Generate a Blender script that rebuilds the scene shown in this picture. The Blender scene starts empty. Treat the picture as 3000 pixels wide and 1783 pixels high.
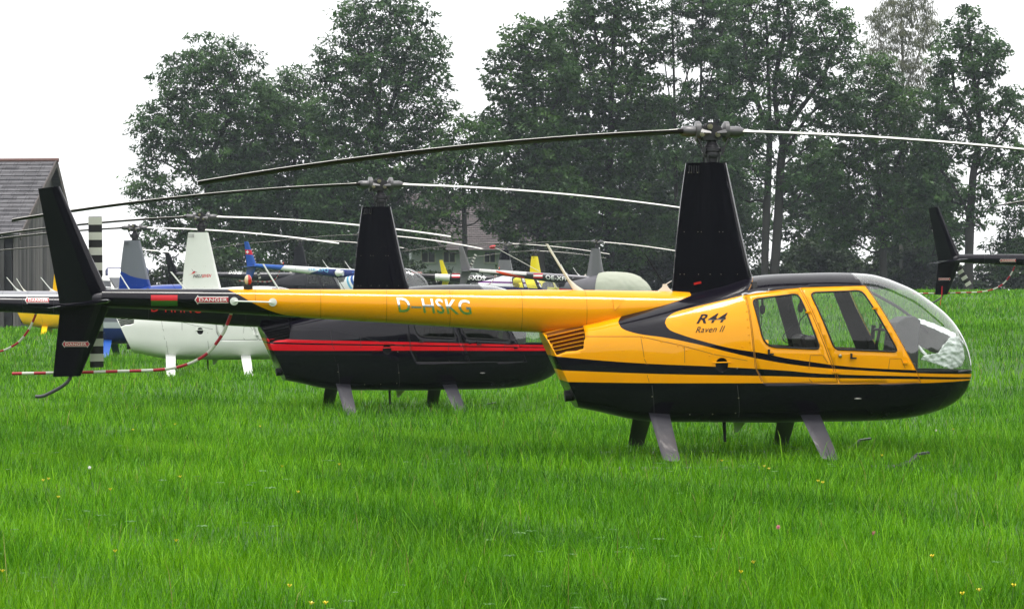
import bpy, bmesh, math, random
import numpy as np
from mathutils import Vector, Matrix

SC = bpy.context.scene
COL = SC.collection
R = math.radians
F = 6984.0        # focal length in photo pixels (3000 px wide)
CX, HY, CAMH = 1500.0, 855.0, 1.67

# ------------------------------------------------------------------ helpers
def pchip(pts):
    p = sorted(pts); x = np.array([a for a, b in p], float); y = np.array([b for a, b in p], float)
    h = np.diff(x); d = np.diff(y) / h; m = np.zeros(len(x))
    for i in range(1, len(x) - 1):
        if d[i-1] * d[i] > 0:
            w1 = 2*h[i] + h[i-1]; w2 = h[i] + 2*h[i-1]
            m[i] = (w1 + w2) / (w1/d[i-1] + w2/d[i])
    m[0] = d[0]; m[-1] = d[-1]
    def f(t):
        t = min(max(t, x[0]), x[-1]); i = min(max(int(np.searchsorted(x, t)) - 1, 0), len(x) - 2)
        s = (t - x[i]) / h[i]
        return float((2*s**3-3*s**2+1)*y[i] + (s**3-2*s**2+s)*h[i]*m[i] + (-2*s**3+3*s**2)*y[i+1] + (s**3-s**2)*h[i]*m[i+1])
    return f

def smooth(t):
    t = np.clip(t, 0, 1); return t*t*(3-2*t)

def link(o, parent=None):
    COL.objects.link(o)
    if parent is not None: o.parent = parent
    return o

def tag(o, label=None, cat=None, group=None, kind=None):
    if label: o['label'] = label
    if cat: o['category'] = cat
    if group: o['group'] = group
    if kind: o['kind'] = kind
    return o

def empty(name, loc, rz=0.0, label=None, cat=None, group=None):
    o = bpy.data.objects.new(name, None); COL.objects.link(o)
    o.empty_display_size = .3
    o.location = loc; o.rotation_euler = (0, 0, rz)
    return tag(o, label, cat, group)

class MB:
    """collects shapes, links them as one mesh"""
    def __init__(s): s.v = []; s.f = []
    def add(s, V, Fc):
        n = len(s.v); s.v += [tuple(map(float, p)) for p in V]; s.f += [tuple(i + n for i in f) for f in Fc]; return s
    def loft(s, rings, cap=True, closed=True):
        n = len(rings[0]); V = [p for r in rings for p in r]; Fc = []
        for i in range(len(rings) - 1):
            for j in range(n if closed else n - 1):
                k = (j + 1) % n
                Fc.append((i*n+j, i*n+k, (i+1)*n+k, (i+1)*n+j))
        if cap and closed:
            Fc.append(tuple(range(n - 1, -1, -1))); Fc.append(tuple((len(rings)-1)*n + j for j in range(n)))
        return s.add(V, Fc)
    def tube(s, pts, r, n=10, cap=True):
        pts = [Vector(p) for p in pts]; rr = r if isinstance(r, (list, tuple)) else [r]*len(pts)
        rings = []; up = None
        for i, p in enumerate(pts):
            t = (pts[min(i+1, len(pts)-1)] - pts[max(i-1, 0)]).normalized()
            if up is None:
                up = Vector((0, 0, 1)) if abs(t.z) < .9 else Vector((0, 1, 0))
            a = t.cross(up).normalized(); b = a.cross(t).normalized(); up = b
            rings.append([p + rr[i]*(math.cos(q)*a + math.sin(q)*b) for q in [2*math.pi*k/n for k in range(n)]])
        return s.loft(rings, cap)
    def box(s, c, d, rot=None):
        c = Vector(c); M_ = rot if rot is not None else Matrix.Identity(3)
        V = [c + M_ @ Vector((sx*d[0]/2, sy*d[1]/2, sz*d[2]/2)) for sx in (-1, 1) for sy in (-1, 1) for sz in (-1, 1)]
        return s.add(V, [(0,1,3,2),(4,6,7,5),(0,4,5,1),(2,3,7,6),(0,2,6,4),(1,5,7,3)])
    def prism(s, poly, y0, y1, axis='y'):
        f = {'y': lambda a, b, t: (a, t, b), 'x': lambda a, b, t: (t, a, b), 'z': lambda a, b, t: (a, b, t)}[axis]
        n = len(poly)
        V = [f(a, b, y0) for a, b in poly] + [f(a, b, y1) for a, b in poly]
        Fc = [tuple(range(n)), tuple(range(2*n-1, n-1, -1))] + [(j, j+n, (j+1) % n + n, (j+1) % n) for j in range(n)]
        return s.add(V, Fc)
    def sphere(s, c, r, n=12, m=8, sc=(1, 1, 1)):
        V = [(c[0], c[1], c[2] + r*sc[2])]; Fc = []
        for i in range(1, m):
            t = math.pi*i/m
            for j in range(n):
                q = 2*math.pi*j/n
                V.append((c[0] + r*sc[0]*math.sin(t)*math.cos(q), c[1] + r*sc[1]*math.sin(t)*math.sin(q), c[2] + r*sc[2]*math.cos(t)))
        V.append((c[0], c[1], c[2] - r*sc[2])); L = len(V) - 1
        for j in range(n): Fc.append((0, 1+j, 1+(j+1) % n))
        for i in range(m-2):
            for j in range(n):
                a = 1+i*n; Fc.append((a+j, a+n+j, a+n+(j+1) % n, a+(j+1) % n))
        a = 1+(m-2)*n
        for j in range(n): Fc.append((a+j, L, a+(j+1) % n))
        return s.add(V, Fc)
    def cyl(s, p0, p1, r, n=14): return s.tube([p0, p1], r, n)
    def mesh(s, name, sharp=35, fix=True):
        me = bpy.data.meshes.new(name); me.from_pydata(s.v, [], s.f)
        if fix:
            bm = bmesh.new(); bm.from_mesh(me); bmesh.ops.recalc_face_normals(bm, faces=bm.faces); bm.to_mesh(me); bm.free()
        for p in me.polygons: p.use_smooth = True
        try: me.set_sharp_from_angle(angle=R(sharp))
        except Exception: pass
        return me
    def build(s, name, m, parent=None, bevel=0, sharp=35):
        me = s.mesh(name, sharp); me.materials.append(m)
        o = bpy.data.objects.new(name, me); link(o, parent)
        if bevel:
            b = o.modifiers.new('bevel', 'BEVEL'); b.width = bevel; b.segments = 2; b.limit_method = 'ANGLE'; b.angle_limit = R(40)
        return o

# ------------------------------------------------------------------ materials
def new_mat(name):
    m = bpy.data.materials.new(name); m.use_nodes = True
    return m, m.node_tree.nodes, m.node_tree.links, m.node_tree.nodes['Principled BSDF']

def pbr(name, col, rough=.5, metal=0.0, coat=0.0, noise=0.06, nscale=6.0, bump=0.0):
    """plain procedural surface: a little colour and gloss variation so that nothing is perfectly even"""
    m, N, Lk, b = new_mat(name)
    b.inputs['Metallic'].default_value = metal
    b.inputs['Coat Weight'].default_value = coat; b.inputs['Coat Roughness'].default_value = .04
    tc = N.new('ShaderNodeTexCoord'); no = N.new('ShaderNodeTexNoise'); no.inputs['Scale'].default_value = nscale; no.inputs['Detail'].default_value = 5
    Lk.new(tc.outputs['Object'], no.inputs['Vector'])
    mx = N.new('ShaderNodeMix'); mx.data_type = 'RGBA'
    c = Vector(col[:3]); k = noise
    mx.inputs['A'].default_value = (*(c*(1-k)), 1); mx.inputs['B'].default_value = (*(c*(1+k)), 1)
    Lk.new(no.outputs['Fac'], mx.inputs['Factor']); Lk.new(mx.outputs['Result'], b.inputs['Base Color'])
    mr = N.new('ShaderNodeMapRange'); mr.inputs['To Min'].default_value = max(rough*.8, .01); mr.inputs['To Max'].default_value = min(rough*1.25, 1)
    Lk.new(no.outputs['Fac'], mr.inputs['Value']); Lk.new(mr.outputs['Result'], b.inputs['Roughness'])
    if bump:
        bp = N.new('ShaderNodeBump'); bp.inputs['Strength'].default_value = bump; bp.inputs['Distance'].default_value = .01
        Lk.new(no.outputs['Fac'], bp.inputs['Height']); Lk.new(bp.outputs['Normal'], b.inputs['Normal'])
    return m

def math_node(N, Lk, op, a, b=None):
    n = N.new('ShaderNodeMath'); n.operation = op
    for i, v in enumerate((a, b)):
        if v is None: continue
        if hasattr(v, 'is_linked') or hasattr(v, 'links'): Lk.new(v, n.inputs[i])
        else: n.inputs[i].default_value = v
    return n.outputs[0]

def curve_node(N, Lk, X, pts):
    """z = f(x) as a node: linear pieces through pts"""
    pts = sorted(pts); x0, x1 = pts[0][0], pts[-1][0]; z0 = min(p[1] for p in pts) - .01; z1 = max(p[1] for p in pts) + .01
    xn = math_node(N, Lk, 'DIVIDE', math_node(N, Lk, 'SUBTRACT', X, x0), x1 - x0)
    fc = N.new('ShaderNodeFloatCurve'); c = fc.mapping.curves[0]; fc.mapping.extend = 'HORIZONTAL'
    q = [((a-x0)/(x1-x0), (b-z0)/(z1-z0)) for a, b in pts]
    c.points[0].location = q[0]; c.points[1].location = q[-1]
    for a in q[1:-1]: c.points.new(*a)
    for p in c.points: p.handle_type = 'AUTO_CLAMPED'
    fc.mapping.update(); Lk.new(xn, fc.inputs['Value'])
    return math_node(N, Lk, 'ADD', math_node(N, Lk, 'MULTIPLY', fc.outputs[0], z1 - z0), z0)

def livery(name, base, regions, rough=.28, coat=.52, metal=0.0):
    """painted scheme: regions = [(colour, [cond, ...])], cond = ('z>',pts|value) ('z<',..) ('x>',v) ('x<',v); later regions paint over"""
    m, N, Lk, b = new_mat(name)
    b.inputs['Coat Weight'].default_value = coat; b.inputs['Coat Roughness'].default_value = .05; b.inputs['Metallic'].default_value = metal; b.inputs['Specular IOR Level'].default_value = .03
    tc = N.new('ShaderNodeTexCoord'); sp = N.new('ShaderNodeSeparateXYZ'); Lk.new(tc.outputs['Object'], sp.inputs[0])
    X, Z = sp.outputs[0], sp.outputs[2]
    rgb = N.new('ShaderNodeRGB'); rgb.outputs[0].default_value = (*base, 1); cur = rgb.outputs[0]
    for col, conds in regions:
        fac = None
        for op, v in conds:
            if op == 'o<':
                dx = math_node(N, Lk, 'POWER', math_node(N, Lk, 'SUBTRACT', X, v[0]), 2.0); dz = math_node(N, Lk, 'POWER', math_node(N, Lk, 'SUBTRACT', Z, v[1]), 2.0)
                k = math_node(N, Lk, 'LESS_THAN', math_node(N, Lk, 'ADD', dx, dz), v[2]**2)
                fac = k if fac is None else math_node(N, Lk, 'MULTIPLY', fac, k); continue
            s = X if op[0] == 'x' else Z
            t = curve_node(N, Lk, X, v) if isinstance(v, list) else v
            k = math_node(N, Lk, 'GREATER_THAN' if op[1] == '>' else 'LESS_THAN', s, t)
            fac = k if fac is None else math_node(N, Lk, 'MULTIPLY', fac, k)
        mx = N.new('ShaderNodeMix'); mx.data_type = 'RGBA'
        Lk.new(fac, mx.inputs['Factor']); Lk.new(cur, mx.inputs['A']); mx.inputs['B'].default_value = (*col, 1); cur = mx.outputs['Result']
    no = N.new('ShaderNodeTexNoise'); no.inputs['Scale'].default_value = 2.2; no.inputs['Detail'].default_value = 6
    Lk.new(tc.outputs['Object'], no.inputs['Vector'])
    mr = N.new('ShaderNodeMapRange'); mr.inputs['To Min'].default_value = .9; mr.inputs['To Max'].default_value = 1.08
    Lk.new(no.outputs['Fac'], mr.inputs['Value'])
    mu = N.new('ShaderNodeVectorMath'); mu.operation = 'SCALE'; Lk.new(cur, mu.inputs[0]); Lk.new(mr.outputs['Result'], mu.inputs['Scale'])
    Lk.new(mu.outputs[0], b.inputs['Base Color'])
    mr2 = N.new('ShaderNodeMapRange'); mr2.inputs['To Min'].default_value = rough*.75; mr2.inputs['To Max'].default_value = rough*1.3
    Lk.new(no.outputs['Fac'], mr2.inputs['Value']); Lk.new(mr2.outputs['Result'], b.inputs['Roughness'])
    # faint waviness of hand-finished sheet metal
    n2 = N.new('ShaderNodeTexNoise'); n2.inputs['Scale'].default_value = 3.0; n2.inputs['Detail'].default_value = 1
    Lk.new(tc.outputs['Object'], n2.inputs['Vector'])
    bp = N.new('ShaderNodeBump'); bp.inputs['Strength'].default_value = .12; bp.inputs['Distance'].default_value = .02
    Lk.new(n2.outputs['Fac'], bp.inputs['Height']); Lk.new(bp.outputs['Normal'], b.inputs['Normal']); Lk.new(bp.outputs['Normal'], b.inputs['Coat Normal'])
    return m

def glass_mat(name, tint=(.90, .93, .90), k=.5, veil=.0):
    m, N, Lk, b = new_mat(name); N.remove(b)
    out = N['Material Output']
    tr = N.new('ShaderNodeBsdfTransparent'); tr.inputs[0].default_value = (*tint, 1)
    gl = N.new('ShaderNodeBsdfGlossy'); gl.inputs['Roughness'].default_value = .03
    lw = N.new('ShaderNodeLayerWeight'); lw.inputs['Blend'].default_value = .5   # Facing = 1 - |cos|, the same from both sides
    fr = [math_node(N, Lk, 'ADD', math_node(N, Lk, 'MULTIPLY', math_node(N, Lk, 'POWER', lw.outputs['Facing'], 4.2), .94), .065)]
    tc = N.new('ShaderNodeTexCoord'); no = N.new('ShaderNodeTexNoise'); no.inputs['Scale'].default_value = 4
    Lk.new(tc.outputs['Object'], no.inputs['Vector'])
    mr = N.new('ShaderNodeMapRange'); mr.inputs['To Min'].default_value = .9*k; mr.inputs['To Max'].default_value = 1.2*k
    Lk.new(no.outputs['Fac'], mr.inputs['Value'])
    mu = N.new('ShaderNodeMath'); mu.operation = 'MULTIPLY'; mu.use_clamp = True
    Lk.new(fr[0], mu.inputs[0]); Lk.new(mr.outputs['Result'], mu.inputs[1])
    mx = N.new('ShaderNodeMixShader'); Lk.new(mu.outputs[0], mx.inputs[0]); Lk.new(tr.outputs[0], mx.inputs[1]); Lk.new(gl.outputs[0], mx.inputs[2])
    if veil:      # thin white layer mixed in for the bright sky sheen on the bubble
        df = N.new('ShaderNodeBsdfDiffuse'); df.inputs[0].default_value = (.75, .78, .78, 1); m2 = N.new('ShaderNodeMixShader'); m2.inputs[0].default_value = veil
        Lk.new(mx.outputs[0], m2.inputs[1]); Lk.new(df.outputs[0], m2.inputs[2]); mx = m2
    Lk.new(mx.outputs[0], out.inputs['Surface'])
    return m

YEL = (.87, .35, .0015); BLK = (.0034, .0024, .0065); WHT = (.78, .79, .76); RED = (.62, .008, .018)
M = {}
M['black'] = livery('black_paint', BLK, [], rough=.25)
M['black_matt'] = pbr('black_matt', (.006, .0055, .009), .55)
M['dark_interior'] = pbr('dark_interior', (.02, .019, .022), .7)
M['leather'] = pbr('dark_leather', (.03, .02, .022), .5, bump=.3, nscale=40)
M['leg_grey'] = pbr('leg_fairing_grey', (.030, .029, .037), .32, coat=.3)
M['leg_black'] = pbr('leg_fairing_black', (.008, .008, .011), .4, coat=.3)
M['white_paint'] = pbr('white_paint', WHT, .35, coat=.5, noise=.03)
M['blue_paint'] = pbr('blue_paint', (.02, .10, .42), .3, coat=.8)
M['yellow_paint'] = livery('yellow_paint', (.85, .5, .006), [])
M['red'] = pbr('red_marking', RED, .4)
M['green_flag'] = pbr('green_marking', (.03, .11, .012), .4)
M['danger_red'] = pbr('danger_red', (.42, .012, .03), .45)
M['ivory'] = pbr('ivory_paint', (.74, .70, .60), .45)
M['off_white'] = pbr('off_white_paint', (.62, .62, .55), .45)
M['steel'] = pbr('brushed_steel', (.42, .40, .38), .33, metal=.9)
M['grip_grey'] = pbr('hub_grey_paint', (.07, .067, .072), .4, coat=.3)
M['hub_dark'] = pbr('hub_dark', (.025, .023, .03), .45)
M['bolt'] = pbr('bolt_cadmium', (.28, .26, .18), .35, metal=.6)
M['blade_top'] = pbr('blade_paint_and_sheen', (.60, .58, .52), .4, coat=.2)
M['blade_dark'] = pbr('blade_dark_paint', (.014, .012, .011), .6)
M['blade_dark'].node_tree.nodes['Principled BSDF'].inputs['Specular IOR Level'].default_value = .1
M['rubber'] = pbr('black_rubber', (.006, .006, .007), .6)
M['glass'] = glass_mat('window_acrylic')
M['glass_bubble'] = glass_mat('windscreen_acrylic', (.90, .94, .92), 1.7, .02)
M['glass_dark'] = glass_mat('dark_window_acrylic', (.07, .07, .07), .45)  # dark tint, hides what lies behind the pane
M['chrome'] = pbr('chrome_film', (.80, .80, .76), .16, metal=1.0, noise=.02)
M['skid'] = pbr('skid_tube_grey', (.05, .05, .055), .4)
M['foil'] = pbr('crumpled_foil', (.88, .89, .89), .4, metal=.12, bump=.9, nscale=28)
M['grey_fabric'] = pbr('grey_mesh_fabric', (.13, .15, .12), .6)
M['cover'] = pbr('olive_cover_cloth', (.40, .42, .34), .85, bump=.5, nscale=4)
M['seam'] = pbr('panel_seam', (.30, .12, .003), .7)
M['seam_dark'] = pbr('panel_seam_grey', (.05, .05, .05), .7)
M['red_lens'] = pbr('red_beacon_lens', (.55, .01, .01), .12, coat=1)
M['clear_lens'] = pbr('cream_beacon_lens', (.75, .62, .38), .12, coat=1)

def stripes_mat(name, c1, c2, period, duty=.5, axis='Z', off=0.0):
    """bands across a part along one of its own axes"""
    m, N, Lk, b = new_mat(name); b.inputs['Roughness'].default_value = .4
    tc = N.new('ShaderNodeTexCoord'); sp = N.new('ShaderNodeSeparateXYZ'); Lk.new(tc.outputs['Object'], sp.inputs[0])
    s = sp.outputs['XYZ'.index(axis)]
    fr = math_node(N, Lk, 'FRACT', math_node(N, Lk, 'ADD', math_node(N, Lk, 'DIVIDE', s, period), off))
    k = math_node(N, Lk, 'LESS_THAN', fr, duty)
    mx = N.new('ShaderNodeMix'); mx.data_type = 'RGBA'; Lk.new(k, mx.inputs['Factor'])
    mx.inputs['A'].default_value = (*c1, 1); mx.inputs['B'].default_value = (*c2, 1)
    Lk.new(mx.outputs['Result'], b.inputs['Base Color'])
    return m
M['tail_blade'] = stripes_mat('tail_blade_bands', (.012, .010, .013), (.55, .55, .49), .148, .5, 'X', .568)
# ------------------------------------------------------------------ helicopter geometry (local frame: x forward, y left, z up, origin on the ground under the mast)
class Pose:
    def __init__(s, px, py, scale, yaw, pitch=0.0, size=1.0, hub=3.26):
        s.Y = F/scale; s.X = (px - CX)/scale; s.yaw = R(yaw); s.pitch = R(pitch); s.size = size
        s.Z = CAMH + (HY - py)/scale - hub*size
        s.c, s.s = math.cos(s.yaw), math.sin(s.yaw)
    def L(s, px, py, v=0.0):
        k = px - CX
        u = (F*(s.X - v*s.s) - k*(s.Y + v*s.c)) / (k*s.s - F*s.c)
        Y = s.Y + u*s.s + v*s.c
        return u, CAMH - (py - HY)*Y/F - s.Z
H1 = Pose(2085, 385, 295, 6)
def P(lst, v=0.0): return [H1.L(a, b, v) for a, b in lst]

top_px = [(1540,985),(1640,961),(1720,945),(1868,905),(1950,880),(2010,862),(2100,838),(2201,809),(2275,802.5),(2363,799.5),(2429,798),(2494,799.5),(2538,802),(2582,811),(2626,827),(2669,846),(2722,881),(2766,916),(2801,956),(2827,1004),(2838,1039),(2844,1064),(2846,1078)]
bot_px = [(1540,1152),(1640,1183),(1697,1196),(1745,1205),(1864,1231),(1912,1237),(2100,1239),(2289,1240),(2363,1238),(2494,1237),(2582,1234),(2661,1226),(2735,1209),(2792,1183),(2823,1154),(2838,1121),(2844,1092),(2846,1078)]
f_top, f_bot = pchip(P(top_px)), pchip([H1.L(a, b, -.28*min(1, max(0, (2846-a)/350))) for a, b in bot_px[:-1]] + [H1.L(2846, 1078)])
NOSE = H1.L(2846, 1078)[0]
TAILX = H1.L(1545, 1000)[0]
f_w = pchip([(TAILX-.2,.29),(-1.5,.36),(-1.1,.46),(-.7,.555),(-.2,.62),(.3,.64),(1.0,.64),(1.4,.615),(1.8,.555),(2.1,.475),(2.3,.39),(2.42,.31),(2.5,.23),(NOSE-.02,.085),(NOSE,.0)])
f_zm = pchip(P([(1540,1080),(1900,1085),(2200,1085),(2500,1085),(2750,1083),(2846,1078)]))
f_n = pchip([(TAILX-.2,3.6),(-1,3.2),(-.3,2.6),(.6,2.45),(1.5,2.25),(2.2,2.05),(NOSE,2.0)])
f_nb = pchip([(TAILX-.2,3.2),(0,3.2),(1.2,2.8),(2.0,2.3),(NOSE,2.0)])

def ysurf(u, z):
    """half width of the hull at station u, height z"""
    u = min(u, NOSE-.004); w, zt, zb, zm = f_w(u), f_top(u), f_bot(u), f_zm(u)
    t, n = ((z-zm)/(zt-zm), f_n(u)) if z > zm else ((zm-z)/(zm-zb), f_nb(u))
    return w*(1 - min(max(t, 0), 1)**n)**(1/n)

def S(px, py):
    """photo pixel on the near side of the hull -> (u, z)"""
    v = -.55
    for _ in range(5):
        u, z = H1.L(px, py, v); v = -ysurf(u, z)
    return u, z
def SP(lst): return [S(a, b) for a, b in lst]

def hull_bm():
    us = list(np.arange(TAILX-.15, 2.2, .045)) + list(np.linspace(2.2, NOSE-.10, 14)) + [NOSE-.075, NOSE-.055, NOSE-.038, NOSE-.022, NOSE-.010, NOSE-.003]
    N = 96; bm = bmesh.new(); rows = []
    for u in us:
        w, zt, zb, zm, n1, n2 = f_w(u), f_top(u), f_bot(u), f_zm(u), f_n(u), f_nb(u); row = []
        for k in range(N):
            q = 2*math.pi*k/N; c, s = math.cos(q), math.sin(q); n = n1 if s >= 0 else n2
            y = w*math.copysign(abs(c)**(2/n), c); h = (zt-zm) if s >= 0 else (zm-zb)
            row.append(bm.verts.new((u, y, zm + h*math.copysign(abs(s)**(2/n), s))))
        rows.append(row)
    for a, b in zip(rows, rows[1:]):
        for k in range(N):
            j = (k+1) % N; bm.faces.new((a[k], a[j], b[j], b[k]))
    tip = bm.verts.new((NOSE, 0, f_zm(NOSE)))
    for k in range(N): bm.faces.new((rows[-1][k], rows[-1][(k+1) % N], tip))
    bm.normal_update()
    return bm

def inpoly(poly, x, z):
    n = len(poly); c = False
    for i in range(n):
        (x1, z1), (x2, z2) = poly[i], poly[(i+1) % n]
        if (z1 > z) != (z2 > z) and x < (x2-x1)*(z-z1)/(z2-z1) + x1: c = not c
    return c

def round_poly(pts, r, seg=4):
    out = []; n = len(pts); r = r if isinstance(r, (list, tuple)) else [r]*n
    for i in range(n):
        p, a, b = Vector(pts[i]), Vector(pts[i-1]), Vector(pts[(i+1) % n])
        d1, d2 = (a-p).normalized(), (b-p).normalized(); rr = r[i]
        p1, p2 = p + d1*rr, p + d2*rr
        for k in range(seg+1):
            t = k/seg; out.append(tuple((1-t)**2*p1 + 2*t*(1-t)*p + t*t*p2))
    return out

def cut(bm, poly, margin=.06, side=0, snap=.0025):
    """score the outline of a convex polygon (x, z) into the faces near it"""
    xs = [p[0] for p in poly]; zs = [p[1] for p in poly]
    bx = (min(xs)-margin, max(xs)+margin, min(zs)-margin, max(zs)+margin)
    cx, cz = sum(xs)/len(xs), sum(zs)/len(zs); n = len(poly)
    for i in range(n):
        (x1, z1), (x2, z2) = poly[i], poly[(i+1) % n]
        no = Vector((z2-z1, 0, -(x2-x1)))
        if no.length < 1e-6: continue
        L = no.length; ln = math.hypot(x2-x1, z2-z1)
        dx, dz = (x2-x1)/ln, (z2-z1)/ln; geo = set()
        for f in bm.faces:
            c = f.calc_center_median()
            if side and c.y*side < 0: continue
            if not (bx[0] < c.x < bx[1] and bx[2] < c.z < bx[3]): continue
            t = (c.x-x1)*dx + (c.z-z1)*dz
            if -margin < t < ln+margin and abs((c.x-x1)*dz - (c.z-z1)*dx) < margin*1.2:
                geo.add(f); geo.update(f.verts); geo.update(f.edges)
        if geo: bmesh.ops.bisect_plane(bm, geom=list(geo), dist=snap, plane_co=(x1, 0, z1), plane_no=no)

def extract(bm, pred):
    """take the faces that satisfy pred out of bm, as a new bmesh"""
    fs = [f for f in bm.faces if pred(f.calc_center_median())]
    nb = bmesh.new(); mp = {}
    for f in fs:
        vs = []
        for v in f.verts:
            if v not in mp: mp[v] = nb.verts.new(v.co)
            vs.append(mp[v])
        try: nb.faces.new(vs)
        except ValueError: pass
    bmesh.ops.delete(bm, geom=fs, context='FACES')
    nb.normal_update()
    return nb

def to_mesh(bm, name, sharp=30):
    me = bpy.data.meshes.new(name); bm.to_mesh(me); bm.free()
    for p in me.polygons: p.use_smooth = True
    try: me.set_sharp_from_angle(angle=R(sharp))
    except Exception: pass
    return me

G = {}       # name -> (mesh, material key, parent part or None, options)
def part(key, mesh, mat, parent=None, name=None, **o):
    G[key] = dict(mesh=mesh, mat=mat, parent=parent, name=name or key.split('|')[0], **o)

# traced outlines on the near side (x, z)
REAR_TOP, REAR_BOT = H1.L(1590, 966, -.30), H1.L(1699, 1198, -.26)
LINE_T, LINE_B = S(2534, 838), S(2683, 1083)
SILL_Z = S(2700, 1087)[1]
BLK_TOP = SP([(1658,1118),(1894,1121.5),(2300,1121.5),(2494,1124.6),(2691,1122),(2783,1118),(2836,1113.6)])
front_door = SP([(2345,842.5),(2536,836.5),(2684,1084),(2698,1121),(2461,1121)])
rear_door = SP([(2185,864),(2340,843.5),(2455,1121),(2238,1121),(2216,1079)])
front_win = round_poly(SP([(2372.5,857),(2525,851),(2631,1030),(2446,1022.5)]), [.06,.06,.05,.05])
rear_win = round_poly(SP([(2204,877),(2338,860),(2403,1022.5),(2240,1015)]), [.05,.06,.05,.12])
vent_poly = SP([(1594,975),(1707,949),(1709,1021),(1628,1038)])
hole_c = S(2115, 1068)

def outline_tube(poly, side, r, inset=0.0):
    pts = [(x, side*(ysurf(x, z) + inset), z) for x, z in poly]
    mb = MB(); n = len(pts); seg = []
    for i in range(n):
        a, b = Vector(pts[i]), Vector(pts[(i+1) % n]); k = max(1, int((b-a).length/.05))
        for j in range(k):
            p = a.lerp(b, j/k); seg.append((p.x, side*(ysurf(p.x, p.z) + inset), p.z))
    seg += seg[:2]
    return mb.tube(seg, r, 6, cap=False)

def strip(pts, width, side=-1, lift=.0025, mb=None):
    """narrow band laid on the hull along (x, z) points"""
    mb = mb or MB(); fine = []
    for a, b in zip(pts, pts[1:]):
        L = math.hypot(b[0]-a[0], b[1]-a[1]); k = max(1, int(L/.03))
        fine += [(a[0]+(b[0]-a[0])*j/k, a[1]+(b[1]-a[1])*j/k) for j in range(k)]
    fine.append(pts[-1]); rows = []
    for i, (x, z) in enumerate(fine):
        a, b = fine[max(i-1, 0)], fine[min(i+1, len(fine)-1)]
        dx, dz = b[0]-a[0], b[1]-a[1]; L = math.hypot(dx, dz) or 1; nx, nz = -dz/L*width/2, dx/L*width/2
        rows.append([(x+nx, side*(ysurf(x+nx, z+nz)+lift), z+nz), (x-nx, side*(ysurf(x-nx, z-nz)+lift), z-nz)])
    V = [p for r in rows for p in r]
    return mb.add(V, [(2*i, 2*i+1, 2*i+3, 2*i+2) for i in range(len(rows)-1)])

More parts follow.
